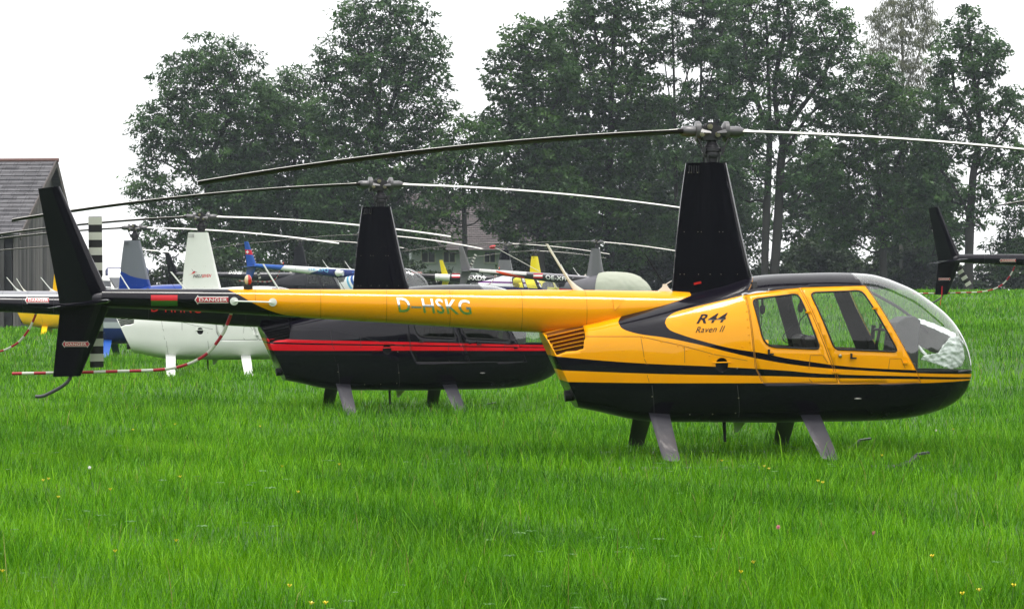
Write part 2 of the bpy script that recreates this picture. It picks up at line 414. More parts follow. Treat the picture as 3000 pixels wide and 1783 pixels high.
def build_hull():
    bm = hull_bm()
    # slanted rear end of the cowling
    d = (REAR_BOT[0]-REAR_TOP[0], REAR_BOT[1]-REAR_TOP[1]); no = Vector((-d[1], 0, d[0]))
    if no.x < 0: no = -no
    r = bmesh.ops.bisect_plane(bm, geom=bm.verts[:]+bm.edges[:]+bm.faces[:], dist=1e-5, plane_co=(REAR_TOP[0], 0, REAR_TOP[1]), plane_no=no, clear_inner=True)
    ring = [e for e in r['geom_cut'] if isinstance(e, bmesh.types.BMEdge)]
    cap = bmesh.ops.contextual_create(bm, geom=ring)['faces']
    # windscreen
    ld = Vector((LINE_B[0]-LINE_T[0], 0, LINE_B[1]-LINE_T[1])); ln = Vector((-ld.z, 0, ld.x))
    if ln.x < 0: ln = -ln
    fs = [f for f in bm.faces if f.calc_center_median().x > LINE_T[0]-.5]
    def geo(fs): return list({g for f in fs for g in [f, *f.verts, *f.edges]})
    bmesh.ops.bisect_plane(bm, geom=geo(fs), dist=1e-5, plane_co=(LINE_B[0], 0, LINE_B[1]), plane_no=ln)
    fs = [f for f in bm.faces if f.calc_center_median().x > LINE_B[0]-.3]
    bmesh.ops.bisect_plane(bm, geom=geo(fs), dist=1e-5, plane_co=(0, 0, SILL_Z), plane_no=(0, 0, 1))
    p0 = Vector((LINE_B[0], 0, LINE_B[1]))
    ws = extract(bm, lambda c: (c-p0).dot(ln) > 0 and c.z > SILL_Z)
    part('windscreen', to_mesh(ws, 'windscreen', 60), 'glass_bubble', sol=0)
    # doors with their windows, near (-1) and far (+1)
    for nm, dp, wp in (('front_door', front_door, front_win), ('rear_door', rear_door, rear_win)):
        cut(bm, dp, .09)
        for s in (-1, 1):
            db = extract(bm, lambda c: c.y*s > 0 and inpoly(dp, c.x, c.z) and c.z > .3)
            cut(db, wp, .07)
            wb = extract(db, lambda c: inpoly(wp, c.x, c.z))
            k = f'{nm}|{s}'
            part(k, to_mesh(db, nm), 'body', sol=.014)
            part(f'window|{nm}{s}', to_mesh(wb, 'window', 60), 'glass', parent=k)
            part(f'window_seal|{nm}{s}', outline_tube(wp, s, .009).mesh('window_seal'), 'rubber', parent=k)
            # door seam
            part(f'door_seam|{nm}{s}', outline_tube(dp, s, .0035, -.0015).mesh('door_seam'), 'seam', parent=k)
            h = MB()
            if nm == 'front_door':
                a = S(2461, 1042); h.box((a[0]+.20-.09+.0, s*(ysurf(a[0], a[1])+.012), a[1]), (.018, .02, .05)); h.box((a[0]+.13, s*(ysurf(a[0], a[1])+.012), a[1]-.022), (.06, .02, .016))
                kn = MB().sphere((a[0], s*(ysurf(a[0], a[1])+.006), a[1]), .019)
                part(f'door_lock|{s}', kn.mesh('door_lock'), 'bolt', parent=k)
                hp = [(2563,903), (2652,1063)]
            else:
                a = S(2252, 1030); h.box((a[0], s*(ysurf(a[0], a[1])+.012), a[1]), (.018, .02, .05)); h.box((a[0]+.022, s*(ysurf(a[0], a[1])+.012), a[1]-.022), (.05, .02, .016))
                hp = [(2367,914), (2447,1090)]
            part(f'door_handle|{nm}{s}', h.mesh('door_handle'), 'rubber', parent=k)
            for i, (a, b) in enumerate(hp):
                u, z = S(a, b); part(f'hinge|{nm}{s}{i}', MB().box((u, s*(ysurf(u, z)+.006), z), (.05, .022, .016)).mesh('hinge'), 'body', parent=k)
    # cooling louvres and the round opening on each flank
    cut(bm, vent_poly, .06)
    for s in (-1, 1):
        vb = extract(bm, lambda c: c.y*s > 0 and inpoly(vent_poly, c.x, c.z)); 
        for v in vb.verts: v.co.y -= s*.05
        k = f'air_vent|{s}'; part(k, to_mesh(vb, 'air_vent'), 'vent_back')
        A, B, C, D = vent_poly
        for i in range(1, 6):
            t = i/6; mb = MB()
            x0, z0 = A[0]+(D[0]-A[0])*t, A[1]+(D[1]-A[1])*t; x1, z1 = B[0]+(C[0]-B[0])*t, B[1]+(C[1]-B[1])*t
            n = 8; rows = []
            for j in range(n+1):
                q = j/n; x, z = x0+(x1-x0)*q, z0+(z1-z0)*q; y = ysurf(x, z)
                rows.append([(x, s*(y+.001), z+.003), (x, s*(y+.001), z-.004), (x, s*(y-.045), z-.004), (x, s*(y-.045), z+.003)])
            part(f'louvre|{s}{i}', mb.loft(rows).mesh('louvre'), 'body', parent=k)
    hp = [(hole_c[0]+.062*math.cos(q), hole_c[1]+.068*math.sin(q)) for q in [2*math.pi*k/20 for k in range(20)]]
    cut(bm, hp, .05, snap=1e-5)
    for s in (-1, 1):
        hb = extract(bm, lambda c: c.y*s > 0 and inpoly(hp, c.x, c.z))
        for v in hb.verts: v.co.y -= s*.09
        part(f'cooling_hole|{s}', to_mesh(hb, 'cooling_hole'), 'black_matt')
        part(f'hole_bar|{s}', MB().tube([(hole_c[0]-.09, s*(ysurf(*hole_c)+.004), hole_c[1]+.02), (hole_c[0]+.09, s*(ysurf(*hole_c)+.004), hole_c[1]+.025)], .006, 8).mesh('hole_bar'), 'body', parent=f'cooling_hole|{s}')
    part('fuselage', to_mesh(bm, 'fuselage'), 'body', sol=.014)
    # seams and fasteners of the sheet-metal panels
    sm = MB()
    for s in (-1, 1):
        for pl in ([(1712,985),(1877,985),(1888,1052),(1896,1068)], [(1877,985),(2000,1012),(2090,1037),(2190,1056)],
                   [(1896,1098),(1902,1119)], [(2183,868),(2212,1075),(2232,1118)], [(2005,1015),(2006,1062)],
                   [(2370,1080),(2374,1040),(2410,1040),(2425,1062)], [(2603,1080),(2607,1050),(2640,1050),(2652,1078)],
                   [(2689,1098),(2697,1121)], [(2370,1110),(2380,1120)]) :
            strip(SP(pl), .0055, s, .002, sm)
        strip(SP([(2205,814),(2193,850)]), .006, s, .002, sm)
    part('panel_seams', sm.mesh('panel_seams'), 'seam', name='panel_seam')
    bs = MB()
    for s in (-1, 1):
        for pl in ([(1910,1128),(1916,1210)], [(2160,1128),(2162,1228)]): strip(SP(pl), .005, s, .002, bs)
    part('belly_seams', bs.mesh('belly_seams'), 'seam_dark', name='panel_seam')
    fs = MB()
    for s in (-1, 1):
        for a, b in [(1885,988),(1938,1001),(1986,1012),(2002,1016),(2090,1036),(1888,1049),(1900,1105),(2012,1026),(2079,1041),(2160,1112),(2175,1015),(2160,1082),(2185,870),(2187,890),(2188,912),(2190,935),(2192,958),(2194,980),(2197,1002),(2201,1024)]:
            u, z = S(a, b); fs.sphere((u, s*(ysurf(u, z)+.001), z), .0085, 8, 4, (1, .5, 1))
    part('fasteners', fs.mesh('fasteners'), 'body', name='fastener')
    wd = MB()
    for s in (-1, 1):
        for a, b in [(1911,1161),(2164,1165),(1921,1213),(1954,1214),(2021,1213),(2088,1212),(2155,1209),(2160,1078)]:
            u, z = S(a, b); wd.sphere((u, s*(ysurf(u, z)+.001), z), .007, 8, 4, (1, .5, 1))
    part('drain_plugs', wd.mesh('drain_plugs'), 'bolt', name='fastener')
    # scoop ahead of the sill, intake plate on the belly flank
    u, z = S(2513, 1167)
    for s in (-1, 1): part(f'static_scoop|{s}', MB().sphere((u, s*(ysurf(u, z)), z), .04, 10, 6, (1, .35, .22)).mesh('static_scoop'), 'steel')

build_hull()

# ---- tail boom
bt = P([(300,846.5),(500,846),(700,846),(900,847),(1100,847.5),(1300,848),(1560,848.5),(1700,849),(1850,851),(2015,853)])
bb = P([(300,899.5),(500,908),(700,919),(900,931),(1100,943),(1300,956),(1560,973),(1700,977),(1850,962),(2015,930)])
fbt, fbb = pchip(bt), pchip(bb); BX0, BX1 = bt[0][0], bt[-1][0]
def boom_r(u): return (fbt(u)-fbb(u))/2
def boom_w(u):
    k = smooth((u+1.65)/1.2); return boom_r(u)*(1-k) + k*max(boom_r(u), .26)
def boom_z(u): return (fbt(u)+fbb(u))/2
def yboom(u, z):
    t = (z-boom_z(u))/boom_r(u); return boom_w(u)*math.sqrt(max(0, 1-t*t))
def build_boom():
    mb = MB(); rings = []
    for u in np.linspace(BX0, BX1, 70):
        rings.append([(u, boom_w(u)*math.cos(q), boom_z(u)+boom_r(u)*math.sin(q)) for q in [2*math.pi*k/40 for k in range(40)]])
    part('tail_boom', mb.loft(rings).mesh('tail_boom', 50), 'boom')
    sm = MB()
    for px in (468, 620, 747, 939, 1132, 1318, 1528, 1716):
        u = H1.L(px, 900, -.15)[0]; pr = []
        ring = [(u, (boom_w(u)+.0015)*math.cos(q), boom_z(u)+(boom_r(u)+.0015)*math.sin(q)) for q in [2*math.pi*k/40 for k in range(40)]]
        ring2 = [(u+.006, a[1], a[2]) for a in ring]; sm.loft([ring, ring2], cap=False)
    part('boom_seams', sm.mesh('boom_seams'), 'boom_seam', parent='tail_boom', name='panel_seam')
    rv = MB()
    for px in (939, 1132, 1318, 1528):
        for dx in (-7, 8):
            u = H1.L(px+dx, 900, -.15)[0]
            for k in range(-7, 6):
                q = math.pi*1.5 - math.pi/2 + k*.16; rv.sphere((u, (boom_w(u))*math.cos(q), boom_z(u)+boom_r(u)*math.sin(q)), .004, 6, 4)
    for px in np.arange(960, 1520, 11):
        py = 905 + (px-960)*.028; u, z = H1.L(px, py, -.17); rv.sphere((u, -yboom(u, z), z), .0035, 6, 4)
    part('boom_rivets', rv.mesh('boom_rivets'), 'boom', parent='tail_boom', name='rivet')
    # intake scoop on the flank of the boom fairing
    a, b, c = H1.L(1796, 877, -.24), H1.L(1800, 908, -.24), H1.L(1832, 878, -.24)
    for s in (-1, 1):
        V = [(p[0], s*(yboom(*p)+d), p[1]) for p, d in ((a, .022), (b, .022), (c, .002), (a, -.01), (b, -.01))]
        part(f'intake_scoop|{s}', MB().add(V, [(0,1,2),(0,3,4,1)]).mesh('intake_scoop', fix=False), 'body', parent='tail_boom')
    # beacon
    u0 = H1.L(727, 840)[0]; zt = fbt(u0)
    part('beacon', MB().cyl((u0, 0, zt-.01), (u0, 0, zt+.04), .045, 18).mesh('beacon'), 'rubber')
    for nm, mk, dx in (('red', 'red_lens', .012), ('clear', 'clear_lens', -.012)):
        bm = bmesh.new(); bmesh.ops.create_uvsphere(bm, u_segments=16, v_segments=10, radius=.036)
        bmesh.ops.delete(bm, geom=[v for v in bm.verts if v.co.x*dx < -1e-4], context='VERTS')
        for v in bm.verts: v.co = Vector((u0 + v.co.x, v.co.y, zt+.085 + v.co.z*1.5))
        part(f'beacon_lens|{nm}', to_mesh(bm, 'beacon_lens'), mk, parent='beacon')
    # towel-rail antenna on the flank
    mb = MB()
    for px, py in ((686,882),(799,885)):
        u, z = H1.L(px, py, -.12); y = -yboom(u, z)
        mb.cyl((u, y+.01, z), (u, y-.02, z), .040, 18); mb.cyl((u, y-.02, z), (u, y-.05, z), .016, 10)
    a, b = H1.L(686, 882, -.17), H1.L(799, 885, -.17)
    mb.tube([(a[0], -yboom(*a)-.045, a[1]), (b[0], -yboom(*b)-.045, b[1])], .008, 8)
    part('rail_antenna', mb.mesh('rail_antenna'), 'white_paint')
    # blade antennas on the spine
    def blade_ant(key, p_top, p_b0, p_b1, t=.02):
        a0, a1 = H1.L(*p_b0), H1.L(*p_b1); tp = H1.L(*p_top)
        d = Vector((tp[0]-a0[0], tp[1]-a0[1])); secs = []
        for q in (0, .04, .12, .25, .5, .8, 1):
            cx = a0[0] + (tp[0]-a0[0])*q; cz = fbt(a0[0])-.01 + (tp[1]-fbt(a0[0])+.01)*q
            w = (a1[0]-a0[0])*max(.13 if q > .2 else 0, (1-q)**6) + .012
            tt = t*(1-.6*q)
            secs.append([(cx, -tt/2, cz), (cx+w/2, -tt*.6, cz), (cx+w, 0, cz), (cx+w/2, tt*.6, cz), (cx, tt/2, cz)])
        part(key, MB().loft(secs).mesh('blade_antenna', 50), 'ivory', name='blade_antenna')
    blade_ant('blade_antenna|1', (1598,714), (1681,848), (1713,848), .035)
    # whip antennas on a small foot
    u = H1.L(1948, 846)[0]; z = fbt(u)
    ft = MB().loft([[(u+dx*k, dy*k, z-.03+h) for dx, dy in ((-.09,-.02),(.09,-.02),(.09,.02),(-.09,.02))] for k, h in ((1,0),(.8,.03),(.3,.07),(.22,.1))])
    part('antenna_foot', ft.mesh('antenna_foot', 50), 'ivory')
    tp, tq = H1.L(1888, 742), H1.L(1968, 822)
    part('whip_antenna|1', MB().tube([(u, 0, z+.05), (tp[0], 0, tp[1])], .004, 6).mesh('whip_antenna'), 'blade_dark', parent='antenna_foot')
    part('whip_antenna|2', MB().tube([(u, 0, z+.06), (tq[0], 0, tq[1])], .005, 6).mesh('whip_antenna'), 'white_paint', parent='antenna_foot')
build_boom()

# ---- fins, stabiliser, skid, guard, tail rotor
def fin(key, name, te, le, tk, mat='fin'):
    """te / le: matching pixel points of trailing and leading edge from one end to the other"""
    secs = []
    for (a, b) in zip(P(te), P(le)):
        ch = b[0]-a[0]; z = lambda q: a[1] + (b[1]-a[1])*q
        up = [(1, 0), (.985, .42), (.93, .8), (.82, 1), (.6, .92), (.3, .5), (0, .1)]
        ring = [(a[0]+ch*x, -tk/2*y, z(x)) for x, y in up] + [(a[0]+ch*x, tk/2*y, z(x)) for x, y in reversed(up[1:])]
        secs.append(ring)
    part(key, MB().loft(secs).mesh(name, 28), mat, name=name)
fin('upper_fin', 'upper_fin', [(112,553),(144,721),(175,889)], [(175,546),(251,713),(329,881)], .085)
fin('lower_fin', 'lower_fin', [(177,893),(166,998),(155,1103)], [(324,888),(281,995),(236,1101)], .08)
a, b = H1.L(328, 880, -.1), H1.L(150, 902, -.1)
secs = []
for y in (-.52, -.50, -.25, 0, .25, .50, .52):
    k = .6 if abs(y) > .51 else 1; ch = a[0]-b[0]
    ring = [(b[0]+ch*x, y, b[1]+(a[1]-b[1])*x + .022*h*k) for x, h in ((1,0),(.95,.8),(.75,1),(.3,.5),(0,.12),(0,-.12),(.3,-.5),(.75,-1),(.95,-.8))]
    secs.append(ring)
part('stabilizer', MB().loft(secs).mesh('stabilizer', 30), 'fin')
sk = [(208,1096),(205,1108),(198,1118),(184,1130),(160,1144),(131,1158),(118,1161),(103,1161)]
part('tail_skid', MB().tube([(u, 0, z) for u, z in P(sk)], .017, 10).mesh('tail_skid'), 'skid')
gp = [(677,915),(676,922),(670,938),(656,971),(635,1003),(609,1033),(572,1057),(535,1071),(498,1079),(460,1083),(424,1085),(350,1087),(245,1090),(140,1092),(35,1094)]
def spline(pts, n=8):
    out = []; p = [pts[0]] + list(pts) + [pts[-1]]
    for i in range(1, len(p)-2):
        for k in range(n):
            t = k/n; q = []
            for d in range(len(pts[0])):
                a_, b_, c_, d_ = p[i-1][d], p[i][d], p[i+1][d], p[i+2][d]
                q.append(.5*((2*b_)+(c_-a_)*t+(2*a_-5*b_+4*c_-d_)*t*t+(3*b_-a_-3*c_+d_)*t**3))
            out.append(tuple(q))
    return out + [pts[-1]]
def build_guard():
    # tail-rotor guard: tube banded in red and white
    pts = []
    for i, (a, b) in enumerate(gp):
        v = .02 + .20*smooth(i/9); u, z = H1.L(a, b, v); pts.append((u, v, z))
    pts = spline(pts, 10); L = [0]
    for p, q in zip(pts, pts[1:]): L.append(L[-1] + (Vector(q)-Vector(p)).length)
    tot = L[-1]; res = []; n = int(tot/.019)
    for k in range(n+1):
        s = tot*k/n; i = min(max(int(np.searchsorted(L, s))-1, 0), len(pts)-2); t = (s-L[i])/max(L[i+1]-L[i], 1e-6)
        res.append(tuple(np.array(pts[i])*(1-t) + np.array(pts[i+1])*t))
    me = MB().tube(res, .0155, 10).mesh('tail_guard', 60, fix=False); nn = 10
    for i, p in enumerate(me.polygons):
        ring = i//nn; p.material_index = 0 if ((n-ring)//6) % 2 == 0 else 1
    part('tail_guard', me, 'guard')
build_guard()
TR = H1.L(281, 855, .21)     # tail rotor centre
TRY = .21
def build_tail_rotor():
    mb = MB().cyl((TR[0], 0, TR[1]), (TR[0], TRY+.02, TR[1]), .024, 12); mb.cyl((TR[0], TRY-.05, TR[1]), (TR[0], TRY+.04, TR[1]), .045, 14)
    mb.sphere((BX0-.02, 0, boom_z(BX0)), .07, 14, 10, (1.5, .9, .95))
    part('tail_gearbox', mb.mesh('tail_gearbox'), 'hub_dark')
    for s in (1, -1):
        secs = []
        for x in (.07, .10, .16, .30, .5, .725, .735):
            ch = .05 if x < .08 else (.09 if x < .12 else .132); ch *= .96 if x > .73 else 1
            tk = .02 if x < .15 else .013
            secs.append([(x*s, tk/2*h, ch*(.5-c)) for c, h in ((0,0),(.08,.7),(.3,1),(.7,.5),(1,.05),(1,-.05),(.7,-.5),(.3,-1),(.08,-.7))])
        part(f'tail_rotor_blade|{s}', MB().loft(secs).mesh('tail_rotor_blade', 30), 'tail_blade', tail=1)
build_tail_rotor()

# ---- mast fairing
te = P([(2009,478),(1995,580),(1982,700),(1969,851)]); le = P([(2126,478),(2148,580),(2174,700),(2200,806)])
ftz, flz = pchip([(z, x) for x, z in te]), pchip([(z, x) for x, z in le])
def build_mast():
    ztop, z0 = te[0][1], min(te[-1][1], le[-1][1])-.14; secs = []
    for z in np.linspace(z0, ztop, 12):
        x0, x1 = ftz(z), flz(z)
        if z < te[-1][1]: x0 = te[-1][0] - (te[-1][1]-z)*.02
        if z < le[-1][1]: x1 = le[-1][0] + (le[-1][1]-z)*.2
        h = .17 - .05*(z-z0)/(ztop-z0); ch = x1-x0
        up = [(1, 0), (.995, .35), (.975, .68), (.935, .92), (.88, 1), (.6, .98), (.3, .78), (.12, .45), (0, .14)]
        secs.append([(x0+ch*q, -h*w, z) for q, w in up] + [(x0+ch*q, h*w, z) for q, w in reversed(up[1:])])
    part('mast_fairing', MB().loft(secs).mesh('mast_fairing', 22), 'mast')
    mb = MB()
    for i in range(5):
        u, z = H1.L(2018+i*7, 497, -.1)
        mb.box((u, -.123, z), (.008, .006, .075))
    part('vent_slots', mb.mesh('vent_slots'), 'black_matt', parent='mast_fairing', name='vent_slot')
    rv = MB()
    for py, xs in ((679, (2005, 2045, 2055, 2108, 2118)), (803, (1992, 2004, 2046, 2080, 2112, 2160)), (505, (2018, 2026, 2045))):
        for px in xs:
            u, z = H1.L(px, py, -.15); q = (z-z0)/(ztop-z0); rv.sphere((u, -(.17-.05*q)*.985, z), .0042, 8, 4)
    part('mast_rivets', rv.mesh('mast_rivets'), 'bolt', parent='mast_fairing', name='rivet')
    u, z = H1.L(2044, 829, -.2)
    part('indicator_lamp', MB().box((u, -.185, z), (.075, .012, .022), Matrix.Rotation(R(-12), 3, 'Y')).mesh('indicator_lamp'), 'red_lens')
    # rotor mast with swashplate
    zt = 3.26; mb = MB()
    zc = lambda py: H1.L(2086, py)[1]
    prof = [(500,.045),(480,.045),(476,.06),(462,.06),(461,.085),(452,.092),(446,.085),(444,.10),(436,.10),(432,.075),(428,.075),(424,.06),(418,.05),(408,.042),(395,.04)]
    n = 18; rings = [[(r*math.cos(2*math.pi*k/n), r*math.sin(2*math.pi*k/n), zc(py)) for k in range(n)] for py, r in prof]
    mb.loft(rings)
    for sx in (-1, 1):
        mb.tube([(sx*.085, -.08, zc(455)), (sx*.16, -.07, zc(402))], .010, 8); mb.box((sx*.095, -.075, zc(440)), (.04, .03, .05))
        mb.tube([(sx*.06, .08, zc(475)), (sx*.07, .08, zc(446))], .010, 8); mb.tube([(sx*.05, -.09, zc(482)), (sx*.06, -.1, zc(455))], .009, 8)
    part('rotor_mast', mb.mesh('rotor_mast', 40), 'hub_dark')
build_mast()

# ---- rotor (own frame: blades along x; turned about the mast as a whole)
def blade_z(x):
    return 3.262 - (.0393 if x < 0 else .0082)*abs(x) - .0136*x*x
def build_rotor():
    q = lambda px, py: H1.L(px, py, -.06)
    pl = [(2061,411),(2052,398),(2050,384),(2056,371),(2066,369),(2069,362),(2078,358),(2093,359),(2098,368),(2108,369),(2115,378),(2116,398),(2110,410)]
    pts = [(u, z) for u, z in [q(a, b) for a, b in pl]]
    mb = MB().prism(pts, -.075, -.05).prism(pts, .05, .075).box((0, 0, 3.25), (.09, .12, .10))
    part('rotor_hub', mb.mesh('rotor_hub', 30), 'hub_dark', spin=1)
    for i, (a, b) in enumerate(((2078,372),(2055,394),(2101,395))):
        u, z = q(a, b); part(f'hub_bolt|{i}', MB().cyl((u, -.115, z), (u, .115, z), .026, 16).cyl((u, -.13, z), (u, .13, z), .014, 12).mesh('hub_bolt', 40), 'bolt', parent='rotor_hub', spin=1)
    for s in (1, -1):
        n = 16; prof = [(.085,.05),(.10,.055),(.105,.075),(.125,.108),(.165,.108),(.172,.072),(.18,.072),(.26,.076),(.30,.062),(.33,.03)]
        rings = [[(s*x, r*math.cos(2*math.pi*k/n), 3.257-.0225*x*x + r*(.95 if x < .17 else .75)*math.sin(2*math.pi*k/n)) for k in range(n)] for x, r in prof]
        g = MB().loft(rings)
        g.loft([[(s*.13, -.06, 3.25), (s*.13, -.09, 3.28), (s*.13, -.12, 3.24), (s*.13, -.08, 3.2)], [(s*.03, -.12, 3.245), (s*.03, -.13, 3.25), (s*.03, -.14, 3.235), (s*.03, -.13, 3.225)]])
        part(f'blade_grip|{s}', g.mesh('blade_grip', 40), 'grip_grey', parent='rotor_hub', spin=1)
        # blade: aerofoil with light top, dark belly and painted edge sheen; tip droops at rest
        secs = []; xs = [.30,.36,.45,.6,.9] + list(np.arange(1.3, 5.0, .3)) + [4.99, 5.04, 5.06]
        for x in xs:
            ch = .16 if x < .32 else (.21 if x < .4 else .258); ch *= .8 if x > 5.05 else 1
            tk = .05 if x < .4 else .032; z = blade_z(s*x); pit = R(5.0)
            prof2 = [(.5,0),(.488,.55),(.42,.95),(.25,1),(-.1,.7),(-.5,.06),(-.5,-.06),(-.1,-.5),(.25,-.8),(.42,-.8),(.488,-.5)]
            ring = []
            for c, h in prof2:
                yy = s*(c*ch)            # leading edge left of the forward blade, right of the aft blade
                zz = h*tk/2 + c*ch*math.tan(pit)
                ring.append((s*x, yy, z + zz))
            secs.append(ring)
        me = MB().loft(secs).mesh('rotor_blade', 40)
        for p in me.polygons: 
            p.material_index = 1 if p.normal.z < (-.35 if s > 0 else .8) else 0  # sky sheen painted on the forward blade's edge, shade on the aft blade's
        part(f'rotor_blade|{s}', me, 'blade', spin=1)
build_rotor()

# ---- landing gear
def build_gear():
    sk_z = -.015
    toe = 1.86
    for s in (-1, 1):
        pts = [(-1.25, s*1.09, sk_z+.01), (-.9, s*1.09, sk_z), (1.2, s*1.09, sk_z), (1.55, s*1.09, sk_z+.004), (1.70, s*1.09, sk_z+.045), (1.79, s*1.09, sk_z+.115)]
        mb = MB().tube(spline(pts, 5), .033, 12)
        mb.box((1.84, s*1.09, sk_z+.14), (.12, .065, .02), Matrix.Rotation(R(-8), 3, 'Y'))
        part(f'landing_skid|{s}', mb.mesh('landing_skid', 40), 'skid')
        for nm, tx, bx in (('front', .88, .94), ('rear', -.605, -.59)):
            t0, t1 = Vector((tx, s*.44, .50)), Vector((bx, s*1.07, .09)); secs = []
            for q in (0, .1, .5, .9, 1):
                c = t0.lerp(t1, q); ch = .20 - .035*q; tk = .085 - .02*q
                pr = [(.5,0),(.46,.5),(.34,.9),(.12,1),(-.2,.75),(-.5,.1)]
                ring = [(c.x+ch*a, c.y-tk/2*b, c.z - .35*tk*b*s*-1) for a, b in pr] + [(c.x+ch*a, c.y+tk/2*b, c.z + .35*tk*b*s*-1) for a, b in reversed(pr[1:])]
                secs.append(ring)
            part(f'leg_fairing|{nm}{s}', MB().loft(secs).mesh('leg_fairing', 40), 'leg')
    a, b = H1.L(2127, 1238, -.1), H1.L(2130, 1295, -.1)
    part('belly_antenna', MB().loft([[(a[0]-.018, -.006, a[1]+.02), (a[0]+.018, -.006, a[1]+.02), (a[0]+.018, .006, a[1]+.02), (a[0]-.018, .006, a[1]+.02)], [(b[0]-.012, -.004, b[1]), (b[0]+.012, -.004, b[1]), (b[0]+.012, .004, b[1]), (b[0]-.012, .004, b[1])]]).mesh('belly_antenna'), 'rubber')
    a = H1.L(2172, 1240, -.1)
    part('belly_lamp', MB().loft([[(a[0]-.06, -.03, a[1]+.02), (a[0]+.07, -.03, a[1]+.02), (a[0]+.07, .03, a[1]+.02), (a[0]-.06, .03, a[1]+.02)], [(a[0]-.045, -.02, a[1]-.09), (a[0]-.02, -.02, a[1]-.09), (a[0]-.02, .02, a[1]-.085), (a[0]-.045, .02, a[1]-.085)]]).mesh('belly_lamp'), 'white_paint')
    a, b = H1.L(1690, 1150, -.12), H1.L(1655, 1160, -.12)
    part('exhaust_pipe', MB().tube([(a[0], -.1, a[1]-.02), (b[0], -.1, b[1])], .055, 16).mesh('exhaust_pipe', 40), 'rubber')
build_gear()

# ---- cabin
def build_cabin():
    fl = H1.L(2300, 1160)[1]
    mb = MB().box((.72, 0, fl), (2.0, .96, .03)); part('cabin_floor', mb.mesh('cabin_floor'), 'dark_interior')
    u0 = H1.L(2188, 900)[0]; zt = f_top(u0)-.05
    mb = MB().loft([[(u0-.02, y*w, z) for y, z in ((-1, .55), (1, .55), (.98, 1.2), (.62, zt), (-.62, zt), (-.98, 1.2))] for w in (.58, .57)])
    V = [(x+(.05 if i >= 6 else 0), y, z) for i, (x, y, z) in enumerate(mb.v)]; mb.v = V
    part('rear_bulkhead', mb.mesh('rear_bulkhead'), 'dark_interior')
    def seat(key, x, y, hb):
        mb = MB()
        def cush(c, d, rot):
            mb.box(c, d, Matrix.Rotation(rot, 3, 'Y'))
        cush((x+.24, y, .90), (.46, .44, .12), R(-6))
        cush((x-.02, y, .90+hb/2), (.10, .44, hb), R(-14))
        part(key, mb.mesh('seat'), 'leather', name='seat', bevel=.03)
    for s in (-1, 1):
        seat(f'seat|f{s}', 1.02, s*.30, .34); seat(f'seat|r{s}', .42, s*.30, .22)
    # instrument console
    poly = P([(2585,1120),(2600,1040),(2612,945),(2638,928),(2664,925),(2682,938),(2676,1010),(2672,1120)])
    part('instrument_console', MB().prism(poly, -.20, .20).mesh('instrument_console'), 'dark_interior', bevel=.012)
    poly = P([(2560,1120),(2585,1072),(2612,1058),(2660,1060),(2668,1120)])
    part('console_base', MB().prism(poly, -.30, .30).mesh('console_base'), 'leather', bevel=.02)
    # cyclic T-bar and centre bow of the windscreen
    pl = P([(2575,1075),(2568,1010),(2578,965),(2582,948)])
    mb = MB().tube([(u, 0, z) for u, z in pl], .016, 8); u, z = pl[-2]
    mb.tube([(u, -.30, z-.04), (u, -.2, z), (u, .2, z), (u, .30, z-.04)], .013, 8)
    for s in (-1, 1): mb.tube([(u, s*.30, z-.10), (u+.015, s*.30, z+.04)], .022, 8)
    part('cyclic_stick', mb.mesh('cyclic_stick'), 'rubber')
    pts = P([(2548,852),(2590,874),(2640,903),(2685,938),(2722,973)])
    part('centre_bow', MB().tube([(u, .05, z) for u, z in spline(pts, 5)], .016, 8).mesh('centre_bow'), 'dark_interior')
    # shoulder belts by the rear window and the door pillar
    mb = MB()
    for s in (-1, 1):
        for (p0, p1, p2, p3_), v0, v1 in ((((2270,866),(2316,862),(2349,1010),(2312,1012)), .47, .57), (((2440,852),(2478,850),(2550,1028),(2512,1030)), .44, .55)):
            q = [H1.L(*c, v) for c, v in ((p0, v0), (p1, v0), (p2, v1), (p3_, v1))]
            mb.loft([[(q[0][0], s*v0-.012, q[0][1]), (q[1][0], s*v0-.012, q[1][1]), (q[1][0], s*v0+.012, q[1][1]), (q[0][0], s*v0+.012, q[0][1])], [(q[3][0], s*v1-.012, q[3][1]), (q[2][0], s*v1-.012, q[2][1]), (q[2][0], s*v1+.012, q[2][1]), (q[3][0], s*v1+.012, q[3][1])]]) if s > 0 else None
    part('door_pillar', mb.mesh('door_pillar'), 'dark_interior')
    mb = MB()
    for c0, c1 in (((2352,925),(2360,975)), ((2305,965),(2322,1000))):
        a, b = H1.L(*c0, -.2), H1.L(*c1, -.2)
        mb.tube(spline([(a[0]+.05, -.25, a[1]+.04), (a[0]-.04, -.25, a[1]-.05), (a[0]-.03, -.25, b[1]), (b[0]+.05, -.25, b[1]-.03)], 6), .005, 6)
    part('headset_cord', mb.mesh('headset_cord'), 'rubber')
build_cabin()
# ------------------------------------------------------------------ lettering and decals
def Lp(p, px, py, v):
    """photo pixel -> local (u, z) of a helicopter, at lateral offset v (metres of that machine)"""
    u, z = p.L(px, py, v*p.size); c, s = math.cos(p.pitch), math.sin(p.pitch)
    return (u*c - z*s)/p.size, (u*s + z*c)/p.size
Pose_init = Pose.__init__
def pose(px, py, scale, yaw, pitch=0.0, size=1.0):
    p = Pose(px, py, scale, yaw, pitch, size); d = 3.26*size*math.sin(p.pitch)
    p.X -= d*p.c; p.Y -= d*p.s; p.Z += 3.26*size*(1-math.cos(p.pitch)); return p

